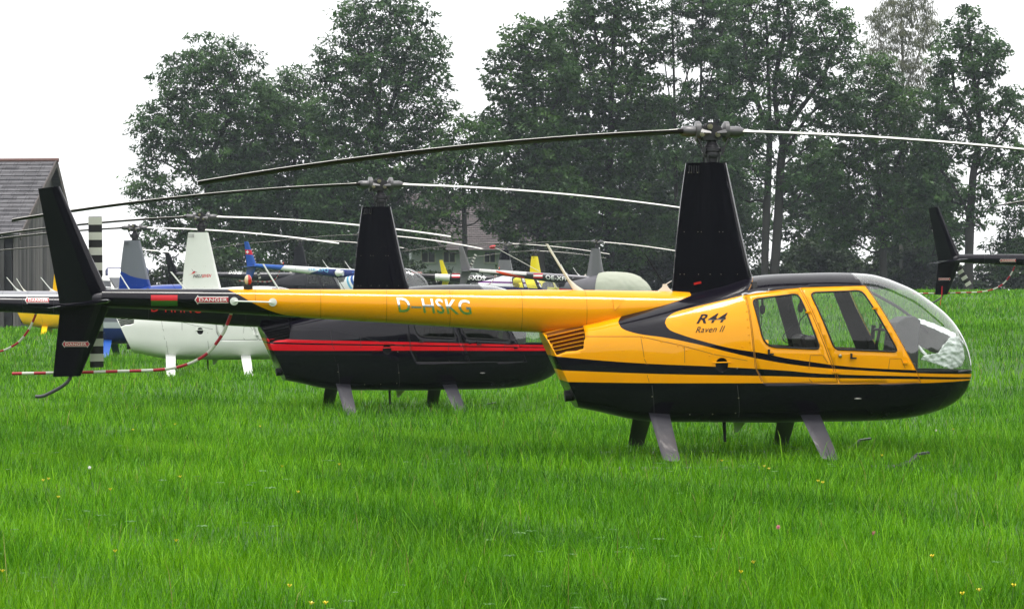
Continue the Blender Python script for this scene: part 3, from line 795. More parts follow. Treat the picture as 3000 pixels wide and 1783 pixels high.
def flat_text(body, shear=0.0, bold=0.0):
    cu = bpy.data.curves.new('text', 'FONT'); cu.body = body; cu.shear = shear; cu.offset = bold; cu.resolution_u = 3; cu.space_character = 1.06
    ob = bpy.data.objects.new('text', cu); COL.objects.link(ob); dg = bpy.context.evaluated_depsgraph_get()
    me = bpy.data.meshes.new_from_object(ob.evaluated_get(dg)); bpy.data.objects.remove(ob); bpy.data.curves.remove(cu)
    bm = bmesh.new(); bm.from_mesh(me); bpy.data.meshes.remove(me)
    xs = [v.co.x for v in bm.verts]; ys = [v.co.y for v in bm.verts]; x0, x1, y0, y1 = min(xs), max(xs), min(ys), max(ys)
    for v in bm.verts: v.co = Vector(((v.co.x-x0)/(x1-x0), (v.co.y-y0)/(y1-y0), 0))
    return bm
def flat_poly(pts):
    bm = bmesh.new(); bm.faces.new([bm.verts.new((x, y, 0)) for x, y in pts]); return bm
def lay(bm, quad, yf, side=-1, lift=.003, cuts=7):
    """unit-square artwork -> quad of local (u, z) corners BL BR TR TL on the surface y = yf(u, z)"""
    for k in range(1, cuts):
        for no in ((0, 1, 0), (1, 0, 0)):
            bmesh.ops.bisect_plane(bm, geom=bm.verts[:]+bm.edges[:]+bm.faces[:], plane_co=(k/cuts, k/cuts, 0), plane_no=no)
    bl, br, tr, tl = [np.array(q) for q in quad]
    for v in bm.verts:
        a, b = v.co.x, v.co.y; u, z = (bl*(1-a)+br*a)*(1-b) + (tl*(1-a)+tr*a)*b
        v.co = Vector((u, side*(yf(u, z)+lift), z))
    me = bpy.data.meshes.new('decal'); bm.to_mesh(me); bm.free()
    for p in me.polygons: p.use_smooth = True
    return me
def put(me, name, m, parent):
    me.name = name; me.materials.append(m); return link(bpy.data.objects.new(name, me), parent)
def quad(p, tl, bl, br, tr, v): return [Lp(p, *q, v) for q in (bl, br, tr, tl)]

def text_on(p, root, body, corners, yf, m, v=-.15, name='registration', shear=0, bold=0, side=-1):
    return put(lay(flat_text(body, shear, bold), quad(p, *corners, v), yf, lift=.004), name, m, root)

def danger(p, root, box, yf, v, both=False, mini=False):
    """red arrow plate with white edge and the word DANGER; box = (x0, y0, x1, y1) in photo pixels"""
    x0, y0, x1, y1 = box; q = quad(p, (x0, y0), (x0, y1), (x1, y1), (x1, y0), v)
    if both:
        wh = [(0,.5),(.09,1),(.10,.84),(.90,.84),(.91,1),(1,.5),(.91,0),(.90,.16),(.10,.16),(.09,0)]
        rd = [(.02,.5),(.085,.88),(.095,.78),(.905,.78),(.915,.88),(.98,.5),(.915,.12),(.905,.22),(.095,.22),(.085,.12)]; tx = (.12, .32, .88, .68)
    else:
        wh = [(0,.5),(.10,1),(.11,.84),(1,.84),(1,.16),(.11,.16),(.10,0)]; rd = [(.03,.5),(.095,.88),(.105,.77),(1,.77),(1,.23),(.105,.23),(.095,.12)]; tx = (.14, .31, .97, .69)
    def tri(pts):
        bm = flat_poly(pts); bmesh.ops.triangulate(bm, faces=bm.faces[:]); return bm
    a = put(lay(tri(wh), q, yf, lift=.003), 'warning_plate', M['white_paint'], root)
    put(lay(tri(rd), q, yf, lift=.0045), 'plate_field', M['danger_red'], a)
    bm = flat_text('DANGER', 0, .012)
    for vv in bm.verts: vv.co = Vector((tx[0]+(tx[2]-tx[0])*vv.co.x, tx[1]+(tx[3]-tx[1])*vv.co.y, 0))
    put(lay(bm, q, yf, lift=.006), 'plate_lettering', M['white_paint'], a)
    a['label'] = 'red arrow plate reading DANGER'
    return a

def flag(p, root, box, yf, cols, v=-.15):
    x0, y0, x1, y1 = box; n = len(cols); first = None
    for i, c in enumerate(cols):
        ya, yb = y0+(y1-y0)*i/n, y0+(y1-y0)*(i+1)/n
        o = put(lay(flat_poly([(0,0),(1,0),(1,1),(0,1)]), quad(p, (x0,ya), (x0,yb), (x1,yb), (x1,ya), v), yf, lift=.0035+.0003*i), 'flag_band' if first else 'flag_marking', M[c], first or root)
        first = first or o
    return first

# ------------------------------------------------------------------ fleet
FLEET = 'helicopters parked in the meadow'
def make_heli(p, label, mats, tail_spin=90, spin=0.0, skip=(), ants=(0,), cover=False):
    root = bpy.data.objects.new('helicopter', None); COL.objects.link(root); root.empty_display_size = .3
    root.location = (p.X, p.Y, p.Z); root.rotation_euler = (0, p.pitch, p.yaw); root.scale = (p.size,)*3
    tag(root, label, 'helicopter', FLEET)
    obs = {}
    for key, g in G.items():
        if (mats.get('skip_beacon') and 'beacon' in g['name']) or g['name'] in skip or (p is not H1 and g['name'] in ('rail_antenna', 'indicator_lamp', 'headset_cord')): continue
        if g['name'] == 'blade_antenna': continue
        me = g['mesh'].copy(); me.name = g['name']; mk = g['mat']
        mm = mats.get(g['name']) or mats.get(mk) or M.get(mk)
        if mk == 'guard': ml = [M['danger_red'], M['off_white']]
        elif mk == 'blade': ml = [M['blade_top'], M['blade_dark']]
        elif g.get('sol'): ml = [mm, M['dark_interior']]
        else: ml = [mm]
        for q in ml: me.materials.append(q)
        o = bpy.data.objects.new(g['name'], me); obs[key] = o
        par = obs.get(g['parent']) if g['parent'] else root
        link(o, par or root)
        if g.get('sol'):
            s = o.modifiers.new('shell', 'SOLIDIFY'); s.thickness = g['sol']; s.offset = -1; s.material_offset = 1; s.material_offset_rim = 0
        if g.get('bevel'):
            b = o.modifiers.new('bevel', 'BEVEL'); b.width = g['bevel']; b.segments = 3; b.limit_method = 'ANGLE'
        if g.get('spin') and not g['parent']: o.rotation_euler = (0, 0, R(spin))
        if g.get('tail'):
            o.location = (TR[0], TRY+.012, TR[1]); o.rotation_euler = (0, -R(tail_spin), 0)
    for du in ants:
        g = G['blade_antenna|1']; me = g['mesh'].copy(); me.name = 'blade_antenna'; me.materials.append(M['ivory'] if p is H1 else M['white_paint'])
        o = link(bpy.data.objects.new('blade_antenna', me), root)
        if du:
            u0 = -1.33; o.location = (du-u0, 0, 0); k = .75; zt = fbt(u0); o.scale = (1, .7, k); o.location.x = du - u0; o.location.z = fbt(du) - zt*k
    return root, obs

ymast = lambda u, z: .165 - .05*min(max((z-1.6)/1.3, 0), 1)
def flatfin(u, z): return .045

# --- 1 yellow and black, nearest
inner_top = SP([(2183,864),(2113,880.5),(2026,901),(1982,913),(1968,919.5),(1958,927),(1951,936),(1948.5,946)][::-1]) + SP([(2341,843),(2494,838.5),(2534,837.6)])
inner_bot = SP([(1948.5,946),(1951,953),(1957,961),(1966,968),(1991,978),(2070,1002),(2157,1022.5),(2231,1033.5),(2300,1048),(2363,1057.5),(2472,1072),(2582,1079.5),(2683,1083.5),(2840,1087)])
outer_bot = SP([(1811,944),(1813,951),(1818,957),(1827,964),(1842,970),(1881,979.5),(1938,987),(2026,1004),(2157,1036),(2231,1052),(2363,1072.5),(2538,1085.5),(2687,1092.6),(2840,1095)])
outer_top = SP([(1811,944),(1813,937),(1820,927),(1829,920),(1842,913),(1868,900),(1884,892)])
b1_up = SP([(1590,1040),(1614,1042),(1719,1052),(1894,1064.6),(2087,1073),(2300,1085),(2407,1094),(2687,1102),(2840,1104)])
b1_lo = SP([(1610,1083),(1636,1084),(1763,1089),(1938,1095),(2300,1102),(2407,1106),(2687,1110),(2840,1110)])
BL = SP([(1600,1117.5),(1894,1121.5),(2300,1121.5),(2494,1124.6),(2691,1122),(2783,1118),(2838,1113.6)])
xi, xo, xe = inner_top[0][0], outer_bot[0][0], S(1884, 892)[0]
main_body = livery('yellow_black_scheme', YEL, [
    (BLK, [('x>', xo), ('x<', xe), ('z>', outer_bot), ('z<', outer_top)]),
    (BLK, [('x>', xe), ('z>', outer_bot)]),
    (YEL, [('x>', xi), ('x<', S(2700,1000)[0]), ('z>', inner_bot), ('z<', inner_top)]),
    (BLK, [('z<', b1_up), ('z>', b1_lo)]), (BLK, [('z<', BL)])])
bsw = [(BX0-.1, 3.0)] + P([(664,845),(702,864),(735,884),(776,904),(832,922),(887,931)], -.13) + [(-3.9, .9), (0, .9)]
main_boom = livery('yellow_black_boom', YEL, [(BLK, [('z<', bsw)])])
root1, ob1 = make_heli(H1, 'yellow and black helicopter nearest the camera, in front of all the others',
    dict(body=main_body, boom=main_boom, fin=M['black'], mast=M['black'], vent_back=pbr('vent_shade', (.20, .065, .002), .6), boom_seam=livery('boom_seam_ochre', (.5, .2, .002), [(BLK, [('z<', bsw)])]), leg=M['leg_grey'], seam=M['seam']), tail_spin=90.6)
text_on(H1, root1, 'D–HSKG', ((1161,870),(1169,914),(1382,922),(1374,878)), yboom, M['chrome'], bold=.012)
text_on(H1, root1, 'R44', ((2050,920),(2041,947.5),(2125,943),(2134,916)), ysurf, M['black'], v=-.56, name='type_lettering', shear=.25, bold=.02)
text_on(H1, root1, 'Raven II', ((2041,957),(2037,974),(2119,971),(2124,953)), ysurf, M['black'], v=-.56, name='type_lettering', shear=.25)
danger(H1, root1, (570, 864, 669, 892), yboom, -.1)
danger(H1, root1, (182, 997, 263, 1018), flatfin, -.04, both=True)
fl = flag(H1, root1, (442, 864, 520, 896), yboom, ('red', 'green_flag'), -.1)
fl['label'] = 'small red and green flag'

# --- 2 black with two red stripes
H2 = pose(1115, 540, 209, 13)
def q2(px, py):
    v = -.5
    for _ in range(5):
        u, z = Lp(H2, px, py, v); v = -ysurf(u, z)
    return u, z
RS = (.62, .006, .015)
s_ = lambda l: [q2(*a) for a in l]
red_body = livery('black_red_stripe_scheme', BLK, [
    (RS, [('z<', s_([(790,991),(801,992),(1200,1001.5),(1583,1010),(1800,1012)])), ('z>', s_([(790,1001),(806,1002),(1200,1009.5),(1580,1016),(1800,1017)]))]),
    (RS, [('z<', s_([(790,1006),(813,1007),(1200,1013.5),(1578,1018.5),(1800,1019)])), ('z>', s_([(800,1026),(825,1026.5),(1200,1026.5),(1580,1027),(1800,1026)]))])])
root2, ob2 = make_heli(H2, 'black helicopter with two red stripes along its flank, behind the yellow boom',
    dict(body=red_body, boom=M['black'], fin=M['black'], mast=M['black'], vent_back=M['black_matt'], boom_seam=M['black_matt'], leg=M['leg_grey'], seam=M['black_matt'], hinge=M['black'], window=M['glass_dark'], skip_beacon=1, door_lock=M['black'], vent_slot=M['black_matt']), ants=(0, -2.6))
for s in (-1, 1): strip([(LINE_B[0]-.05+.53*k/12, SILL_Z+.065) for k in range(13)], .15, s, .004).build('nose_panel', red_body, root2)
text_on(H2, root2, 'D-HHNG', ((441,882),(443,913),(588,917),(586,886)), yboom, M['red'])
danger(H2, root2, (73, 868, 143, 890), yboom, -.1)

# --- 3 white
H3 = pose(590, 635, 145, 7)
wboom = livery('white_blue_boom', WHT, [((.03, .09, .45), [('z>', [(BX0, 1.60), (-3.0, 1.60), (-2.6, 1.56), (0, 1.5)]), ('z<', [(BX0, 1.665), (0, 1.655)]), ('x<', -2.2)]), ((.02,.02,.03), [('z<', [(BX0, 1.42), (-4.9, 1.42), (-4.6, 1.30)]), ('x<', -4.6)])])
white = livery('white_scheme', WHT, [])
root3, ob3 = make_heli(H3, 'white helicopter with white legs and red and black lettering on its mast fairing',
    dict(body=white, boom=wboom, fin=white, mast=white, vent_back=M['dark_interior'], boom_seam=M['seam_dark'], leg=M['white_paint'], seam=M['seam_dark'], hinge=M['white_paint']), ants=(0,))
fl3 = lambda u, z: ymast(u, z)
text_on(H3, root3, 'HELI', ((567,804),(565.5,813),(590,812.5),(591.5,803.5)), fl3, M['dark_interior'], v=-.15, name='company_lettering', shear=.2, bold=.02)
text_on(H3, root3, 'SEVEN', ((591.5,803.5),(591,812.5),(618,811.5),(619.5,802.5)), fl3, M['red'], v=-.15, name='company_lettering', shear=.2, bold=.02)
bm = flat_poly([(0,.05),(.45,.38),(.62,.75),(.85,.95),(1,.85),(.92,.62),(.72,.45),(.5,.33)])
bmesh.ops.triangulate(bm, faces=bm.faces[:])
lg = put(lay(bm, quad(H3, (552,793), (552,807), (573,807), (573,793), -.15), fl3, lift=.004), 'company_emblem', M['red'], root3)
bm = flat_poly([(.28,1),(.33,.98),(.55,.62),(1,.55),(1,.5),(.55,.55),(.5,.6)]); bmesh.ops.triangulate(bm, faces=bm.faces[:])
put(lay(bm, quad(H3, (555,788), (555,806), (577,806), (577,788), -.15), fl3, lift=.005), 'emblem_rotor', M['seam_dark'], lg)

# --- 4 grey over blue
H4 = pose(395, 667, 118, 2)
GREY = (.16, .17, .20); BLUE = (.012, .045, .26)
g4 = livery('grey_blue_scheme', GREY, [((.42, .45, .47), [('z<', .93)]), ((.014, .03, .12), [('z<', .78)]), (BLUE, [('z>', [(-2, 1.45), (0, 1.55), (3, 1.66)])])])
m4 = livery('grey_blue_mast', GREY, [(BLUE, [('z<', [Lp(H4, 340, 790, -.15), Lp(H4, 366, 800, -.15), Lp(H4, 385, 809, -.15), Lp(H4, 410, 815, -.15), Lp(H4, 432, 818, -.15), Lp(H4, 452, 818, -.15)])])])
b4 = livery('grey_navy_boom', (.30, .30, .33), [((.03, .03, .10), [('z<', 1.60)])])
root4, ob4 = make_heli(H4, 'grey and blue helicopter, its grey mast fairing blue at the base',
    dict(body=g4, boom=b4, fin=M['black'], mast=m4, vent_back=M['black_matt'], boom_seam=M['seam_dark'], leg=M['blue_paint'], seam=M['seam_dark'], hinge=M['blue_paint']), ants=(-2.0, -2.84))

# --- 5 yellow by the barn
H5 = pose(188, 721, 84, 3)
yb = M['yellow_paint']
root5, ob5 = make_heli(H5, 'plain yellow helicopter parked in front of the wooden barn, mostly hidden by black tail fin',
    dict(body=yb, boom=yb, fin=yb, mast=yb, vent_back=M['dark_interior'], boom_seam=M['seam'], leg=yb, hinge=yb), ants=(0,))

# --- 6 black at the right edge
H6 = pose(3622, 528, 139, 4)
root6, ob6 = make_heli(H6, 'all black helicopter at the right edge of which only the tail is in view',
    dict(body=M['black'], boom=M['black'], fin=M['black'], mast=M['black'], vent_back=M['black_matt'], boom_seam=M['black_matt'], leg=M['leg_black'], seam=M['black_matt'], hinge=M['black'], skip_beacon=1), tail_spin=-58, ants=(0,))
danger(H6, root6, (2928, 757, 2975, 769.5), yboom, -.1)
danger(H6, root6, (2748, 812, 2785, 822.5), flatfin, -.04, both=True)
a, b, c = Lp(H6, 2760, 838, -.06), Lp(H6, 2759, 862, -.06), Lp(H6, 2754, 895, -.06)
MB().tube([(a[0], -.06, a[1]), (b[0], -.065, b[1])], .012, 6).tube([(b[0], -.065, b[1]), (c[0], -.06, c[1])], .006, 6).build('tie_strap', M['red'], root6)

# --- 7 grey with red, cabin under a cover
H7 = pose(1750, 708, 64, -15, 3.5)
OR = (.72, .06, .012)
fx = lambda px: Lp(H7, px, 800, 0)[0]
b7 = livery('grey_orange_boom', (.03, .028, .03), [((.26, .25, .27), [('z>', 1.61)]), ((.62, .60, .58), [('x>', fx(1405)), ('x<', fx(1545)), ('z>', 1.54)]), (OR, [('x>', fx(1455)), ('x<', fx(1540)), ('z<', [(fx(1455), 1.66), (fx(1490), 1.58), (fx(1540), 1.44)]), ('z>', [(fx(1455), 1.60), (fx(1490), 1.44), (fx(1540), 1.32)])])])
g7 = livery('grey_scheme', (.13, .125, .14), [((.5, .02, .02), [('z<', 1.02), ('z>', .9)])])
root7, ob7 = make_heli(H7, 'grey helicopter with its cabin under a pale olive cloth cover',
    dict(body=g7, boom=b7, fin=livery('grey_fin', (.15, .145, .15), []), mast=livery('grey_mast', (.14, .14, .15), []), vent_back=M['black_matt'], boom_seam=M['seam_dark'], leg=M['leg_grey'], seam=M['seam_dark'], hinge=M['leg_grey']), tail_spin=70, ants=(0, -.75))
text_on(H7, root7, 'OE-XFP', ((1598,805),(1600,817.5),(1665,823),(1667,811)), yboom, M['white_paint'], bold=.015)
flag(H7, root7, (1563, 800, 1590, 815), yboom, ('danger_red', 'white_paint', 'red'))['label'] = 'red white red flag'
# cloth cover over the cabin, a thing of its own
from mathutils import noise as nz
rows = []
for i, u in enumerate(np.linspace(.18, NOSE-.002, 46)):
    row = []; w, zt, zb, zm, n1 = f_w(u), f_top(u), f_bot(u), f_zm(u), 2.1
    for k in range(49):
        q = -.18 + (math.pi+.36)*k/48; c, s = math.cos(q), math.sin(q)
        y = w*math.copysign(abs(c)**(2/n1), c); h = (zt-zm) if s >= 0 else .9*(zm-zb)
        z = zm + h*math.copysign(abs(s)**(2/n1), s)
        f = .075 + .016*nz.noise(Vector((u*1.6, q*1.5, 0))) + .022*abs(nz.noise(Vector((u*2.2+q*1.4, q*3.4-u*2.0, 3)))) + .008*nz.noise(Vector((u*6, q*6, 7))); nx = (u-.9)/2.2
        row.append((u + f*max(0, nx), y + f*c*1.1, z + f*max(s, 0)))
    rows.append(row)
mb = MB(); V = [p for r in rows for p in r]; mb.add(V, [(i*49+j, i*49+j+1, (i+1)*49+j+1, (i+1)*49+j) for i in range(45) for j in range(48)])
cv = mb.build('cabin_cover', M['cover'], None, sharp=180)
cv.location, cv.rotation_euler = root7.location, root7.rotation_euler
md = cv.modifiers.new('cloth', 'SOLIDIFY'); md.thickness = .004
tag(cv, 'pale olive cloth cover drawn over the cabin of the grey helicopter', 'cover')
# red tie-down sock on the blade tip, with its rope
a = Lp(H7, 1424, 732, 0)
tipl = (-5.06, 0, 3.262-.0228*5.06**2+.0)
sk_ = empty('blade_tie_down', root7.matrix_basis @ Vector((0, 0, 0)), 0, 'red tie-down sock on a rotor blade tip with a pale rope leading to the boom', 'tie-down')
sk_.location, sk_.rotation_euler = root7.location, root7.rotation_euler
zz = lambda x: blade_z(-x)
MB().tube([(-5.09, 0, zz(5.09)), (-4.95, 0, zz(4.95)), (-4.82, 0, zz(4.82))], [.05, .085, .08], 10).build('sock', M['red'], sk_)
MB().tube([(-4.85, -.08, zz(4.85)), (-3.7, -.14, 2.24), (-2.6, -.16, 1.74)], .013, 6).build('rope', M['off_white'], sk_)

# --- 8 white and blue with rings
H8 = pose(1105, 688, 66, -21, 3.0)
c8 = Lp(H8, 1064, 804, -.45)
WB = (.74, .76, .76); B8 = (.02, .09, .34); CY = (.10, .38, .58)
ring8 = livery('white_blue_ring_scheme', WB, [(CY, [('o<', (c8[0], c8[1]-.02, .86))]), (WB, [('o<', (c8[0]+.04, c8[1], .80))]), (B8, [('o<', (c8[0], c8[1], .66))]), (WB, [('o<', (c8[0]+.03, c8[1], .56))]), ((.03, .07, .36), [('o<', (c8[0], c8[1], .42))]), (WB, [('z<', .82)])])
f8 = lambda px: Lp(H8, px, 790, 0)[0]
b8 = livery('blue_white_boom', WB, [((.02, .10, .40), [('z>', [(BX0, 1.2), (f8(800), 1.25), (f8(838), 1.72)]), ('x<', f8(838))]), ((.015, .03, .15), [('x>', f8(895)), ('z<', [(f8(895), 1.30), (f8(930), 1.50), (f8(960), 1.64), (0, 1.66)])])])
fin8 = livery('blue_fin', (.02, .09, .36), [((.60, .01, .04), [('z>', Lp(H8, 720, 745, 0)[1]), ('z<', Lp(H8, 720, 731, 0)[1])])])
root8, ob8 = make_heli(H8, 'white helicopter with blue rings and a blue tail fin bearing a white cross',
    dict(body=ring8, boom=b8, fin=fin8, mast=white, vent_back=M['dark_interior'], boom_seam=M['seam_dark'], leg=M['white_paint'], seam=M['seam_dark'], hinge=M['white_paint']), tail_spin=110, ants=(-2.3, -1.2))
text_on(H8, root8, 'HB-ZFQ', ((904,784),(906,794),(964,799),(962,786)), yboom, pbr('sky_blue_marking', CY, .4), bold=.01)
cx8 = Lp(H8, 725, 738, -.04)
for nm, w, h in (('cross_marking', .05, .15), ('cross_arm', .15, .05)):
    MB().box((cx8[0], -.046, cx8[1]), (w, .004 if nm == 'cross_arm' else .006, h)).build(nm, M['white_paint'], root8)
sc = Lp(H8, 988, 799, -.40)
MB().sphere((sc[0], -.30, sc[1]), .155, 20, 14, (1, .8, 1)).cyl((sc[0], -.3, sc[1]), (sc[0]+.25, -.3, sc[1]), .12).build('fan_scroll', M['white_paint'], root8)

# --- 9 dark one beyond
H9 = pose(880, 703, 60, 3)
dk = livery('charcoal_scheme', (.012, .012, .016), [])
b9 = livery('charcoal_boom', (.012, .012, .016), [((.12, .12, .13), [('z>', 1.6)])])
root9, ob9 = make_heli(H9, 'charcoal helicopter behind the blue tail fin, white lettering on its grey boom',
    dict(body=dk, boom=b9, fin=M['black'], mast=dk, vent_back=M['black_matt'], boom_seam=M['seam_dark'], leg=M['leg_black'], seam=M['black_matt'], hinge=M['black']), tail_spin=-60, ants=())
text_on(H9, root9, 'D-HHBE', ((671,792.5),(670,802),(709,803),(710.5,793.5)), yboom, M['white_paint'], shear=.25, bold=.03)

# --- 10 black boom, white cabin
H10 = pose(1483, 713, 60, 0, 1.5)
f10 = lambda px: Lp(H10, px, 805, 0)[0]
b10 = livery('black_white_boom', (.012, .011, .014), [((.70, .70, .66), [('x>', f10(1275)), ('x<', f10(1318))])])
g10 = livery('white_purple_scheme', (.70, .70, .72), [((.12, .02, .16), [('z<', 1.40), ('z>', 1.31)]), ((.02, .02, .09), [('z<', 1.16)])])
root10, ob10 = make_heli(H10, 'helicopter with grey mast fairing and black boom carrying a white patch and flag',
    dict(body=g10, boom=b10, fin=M['black'], mast=livery('grey_black_mast', (.16, .16, .17), [(BLK, [('z>', 2.45)])]), vent_back=M['dark_interior'], boom_seam=M['black_matt'], leg=M['leg_grey'], seam=M['seam_dark'], hinge=M['white_paint']), tail_spin=40, ants=(0,))
text_on(H10, root10, 'OE-XDS', ((1352,803),(1352,818),(1421,823),(1421,808)), yboom, M['white_paint'], bold=.02)
flag(H10, root10, (1324, 800, 1347, 813), yboom, ('danger_red', 'white_paint', 'red'))['label'] = 'red white red flag'
danger(H10, root10, (1206, 794, 1236, 802), yboom, -.1)

# --- 11 small yellow one at the back
H11 = pose(1568, 735, 58, 32, 0, .85)
y2 = livery('lemon_paint', (.80, .66, .015), [])
root11, ob11 = make_heli(H11, 'small lemon yellow helicopter at the back, its mast fairing seen against the trees',
    dict(body=y2, boom=y2, fin=y2, mast=y2, vent_back=M['dark_interior'], boom_seam=M['seam'], leg=y2, seam=M['black_matt'], hinge=y2), tail_spin=20, ants=())

# --- loose things in the nearest cabin
def on_heli(o, p):
    o.location = (p.X, p.Y, p.Z); o.rotation_euler = (0, p.pitch, p.yaw); return o
# sunshade of crumpled foil lying inside the windscreen
def in_hull(u, z, d): return max(ysurf(u, z) - d, 0)
sh = on_heli(empty('foil_sunshade', (0, 0, 0), 0, 'crumpled silver foil sunshade lying inside the bubble windscreen of the yellow helicopter', 'sunshade'), H1)
def sheet(poly, side, d, name, m, wr=.012):
    """sheet hugging the inside of the windscreen over the outline poly"""
    xs = [p[0] for p in poly]; zs = [p[1] for p in poly]; n = 44; bm = bmesh.new(); g = {}
    for i in range(n+1):
        for j in range(n+1):
            u, z = min(xs)+(max(xs)-min(xs))*i/n, min(zs)+(max(zs)-min(zs))*j/n
            f = wr*(1.3*nz.noise(Vector((u*16+z*9, z*20, 0))) + .8*nz.noise(Vector((u*45, z*40-u*12, 5))))
            g[i, j] = bm.verts.new((u, side*in_hull(u, z, d+f), z))
    for i in range(n):
        for j in range(n): bm.faces.new((g[i, j], g[i+1, j], g[i+1, j+1], g[i, j+1]))
    cut_all = [f for f in bm.faces if not inpoly(poly, *f.calc_center_median().xz)]
    bmesh.ops.delete(bm, geom=cut_all, context='FACES')
    me = to_mesh(bm, name, 180); me.materials.append(m); o = link(bpy.data.objects.new(name, me), sh)
    s = o.modifiers.new('thick', 'SOLIDIFY'); s.thickness = .004; return o
SPi = SP
nose = round_poly(SPi([(2766,1012),(2790,985),(2812,985),(2827,1020),(2830,1050),(2822,1072),(2790,1081),(2752,1068),(2702,1052),(2712,1040),(2752,1034)]), .012, 2)
sheet(nose, -1, .045, 'foil_sheet', M['foil'])
def plane_sheet(pts, name, m, nu=24, nv=10, wr=.012):
    """folded sheet between two rails of points"""
    a, b = pts; rows = []
    fa, fb = spline(a, 10), spline(b, 10)
    for i in range(len(fa)):
        p, q = np.array(fa[i]), np.array(fb[i])
        rows.append([tuple(p+(q-p)*k/nv + np.array([0, 0, wr*(math.sin(2.1*i+k*1.7)*.6+math.sin(.9*i-k*2.9)*.5)])) for k in range(nv+1)])
    V = [p for r in rows for p in r]; w = nv+1
    o = MB().add(V, [(i*w+j, i*w+j+1, (i+1)*w+j+1, (i+1)*w+j) for i in range(len(rows)-1) for j in range(nv)]).build(name, m, sh, sharp=180)
    s = o.modifiers.new('thick', 'SOLIDIFY'); s.thickness = .004; return o
def p3(px, py, v): u, z = H1.L(px, py, v); return (u, v, z)
# top fold: bright ridge from the console to the nose; below it a dull side hanging on the far half
plane_sheet(([p3(2664,926,.10), p3(2710,938,.08), p3(2755,955,.05), p3(2800,976,.02)], [p3(2676,940,-.10), p3(2722,956,-.16), p3(2764,975,-.16), p3(2803,992,-.12)]), 'foil_sheet', M['foil'], nv=6, wr=.005)
plane_sheet(([p3(2680,941,.10), p3(2722,955,.12), p3(2764,973,.12), p3(2797,986,.10)], [p3(2668,1000,.20), p3(2700,1015,.24), p3(2735,1032,.22), p3(2760,1036,.16)]), 'foil_sheet', M['grey_fabric'], nv=8, wr=.004)
plane_sheet(([p3(2768,1010,.0), p3(2790,995,-.02), p3(2806,990,-.03), p3(2822,1000,-.02)], [p3(2752,1036,.05), p3(2772,1046,.05), p3(2796,1050,.05), p3(2824,1046,.03)]), 'foil_sheet', M['foil'], nv=8, wr=.006)
plane_sheet(([p3(2667,997,-.10), p3(2690,1008,-.14), p3(2704,1024,-.17), p3(2716,1036,-.2)], [p3(2668,1003,-.10), p3(2688,1014,-.14), p3(2698,1030,-.17), p3(2712,1043,-.2)]), 'foil_sheet', M['foil'], nv=3, wr=.004)
# headsets hung in the cabin
for (px, py, lab) in ((2219, 873, 'black headset hanging behind the rear window of the yellow helicopter, at its rear corner'), (2331, 868, 'black headset hanging by the dark pillar behind the rear window of the yellow helicopter')):
    h = on_heli(empty('headset', (0, 0, 0), 0, lab, 'headset'), H1); u, z = H1.L(px, py, -.28)
    MB().tube(spline([(u-.05, -.28, z-.10), (u-.045, -.28, z+.02), (u, -.28, z+.07), (u+.045, -.28, z+.02), (u+.05, -.28, z-.10)], 5), .012, 8).build('headband', M['rubber'], h)
    for dx in (-.05, .05): MB().sphere((u+dx, -.28, z-.11), .05, 12, 8, (.6, .8, 1)).build('ear_cup', M['dark_interior'], h)
    MB().tube(spline([(u+.03, -.28, z-.14), (u+.045, -.28, z-.22), (u+.02, -.28, z-.33)], 5), .004, 6).build('cord', M['rubber'], h)
# papers / cap on the seat ledge
u, z = H1.L(2340, 985, -.3)
# ------------------------------------------------------------------ ground
def ground_z(x, y):
    a = .85*smooth((y-45)/75)*smooth((x+24)/16)
    b = .80*smooth((x-3)/8)*smooth((y-34)/18)
    return a + b
def at(px, py, Y): return ((px-CX)/F*Y, Y, CAMH-(py-HY)/F*Y)

def num_mesh(name, co, faces, nper, mat, attr=None):
    """fast mesh from numpy arrays: co (n,3), faces flat index array with nper corners each"""
    me = bpy.data.meshes.new(name); n = len(co); nf = len(faces)//nper
    me.vertices.add(n); me.vertices.foreach_set('co', np.ascontiguousarray(co, np.float32).ravel())
    me.loops.add(len(faces)); me.loops.foreach_set('vertex_index', np.ascontiguousarray(faces, np.int32))
    me.polygons.add(nf); me.polygons.foreach_set('loop_start', np.arange(0, nf*nper, nper, dtype=np.int32))
    me.update(calc_edges=True)
    if attr:
        for k, v in attr.items():
            a = me.attributes.new(k, 'FLOAT', 'POINT'); a.data.foreach_set('value', np.ascontiguousarray(v, np.float32))
    me.materials.append(mat); return me

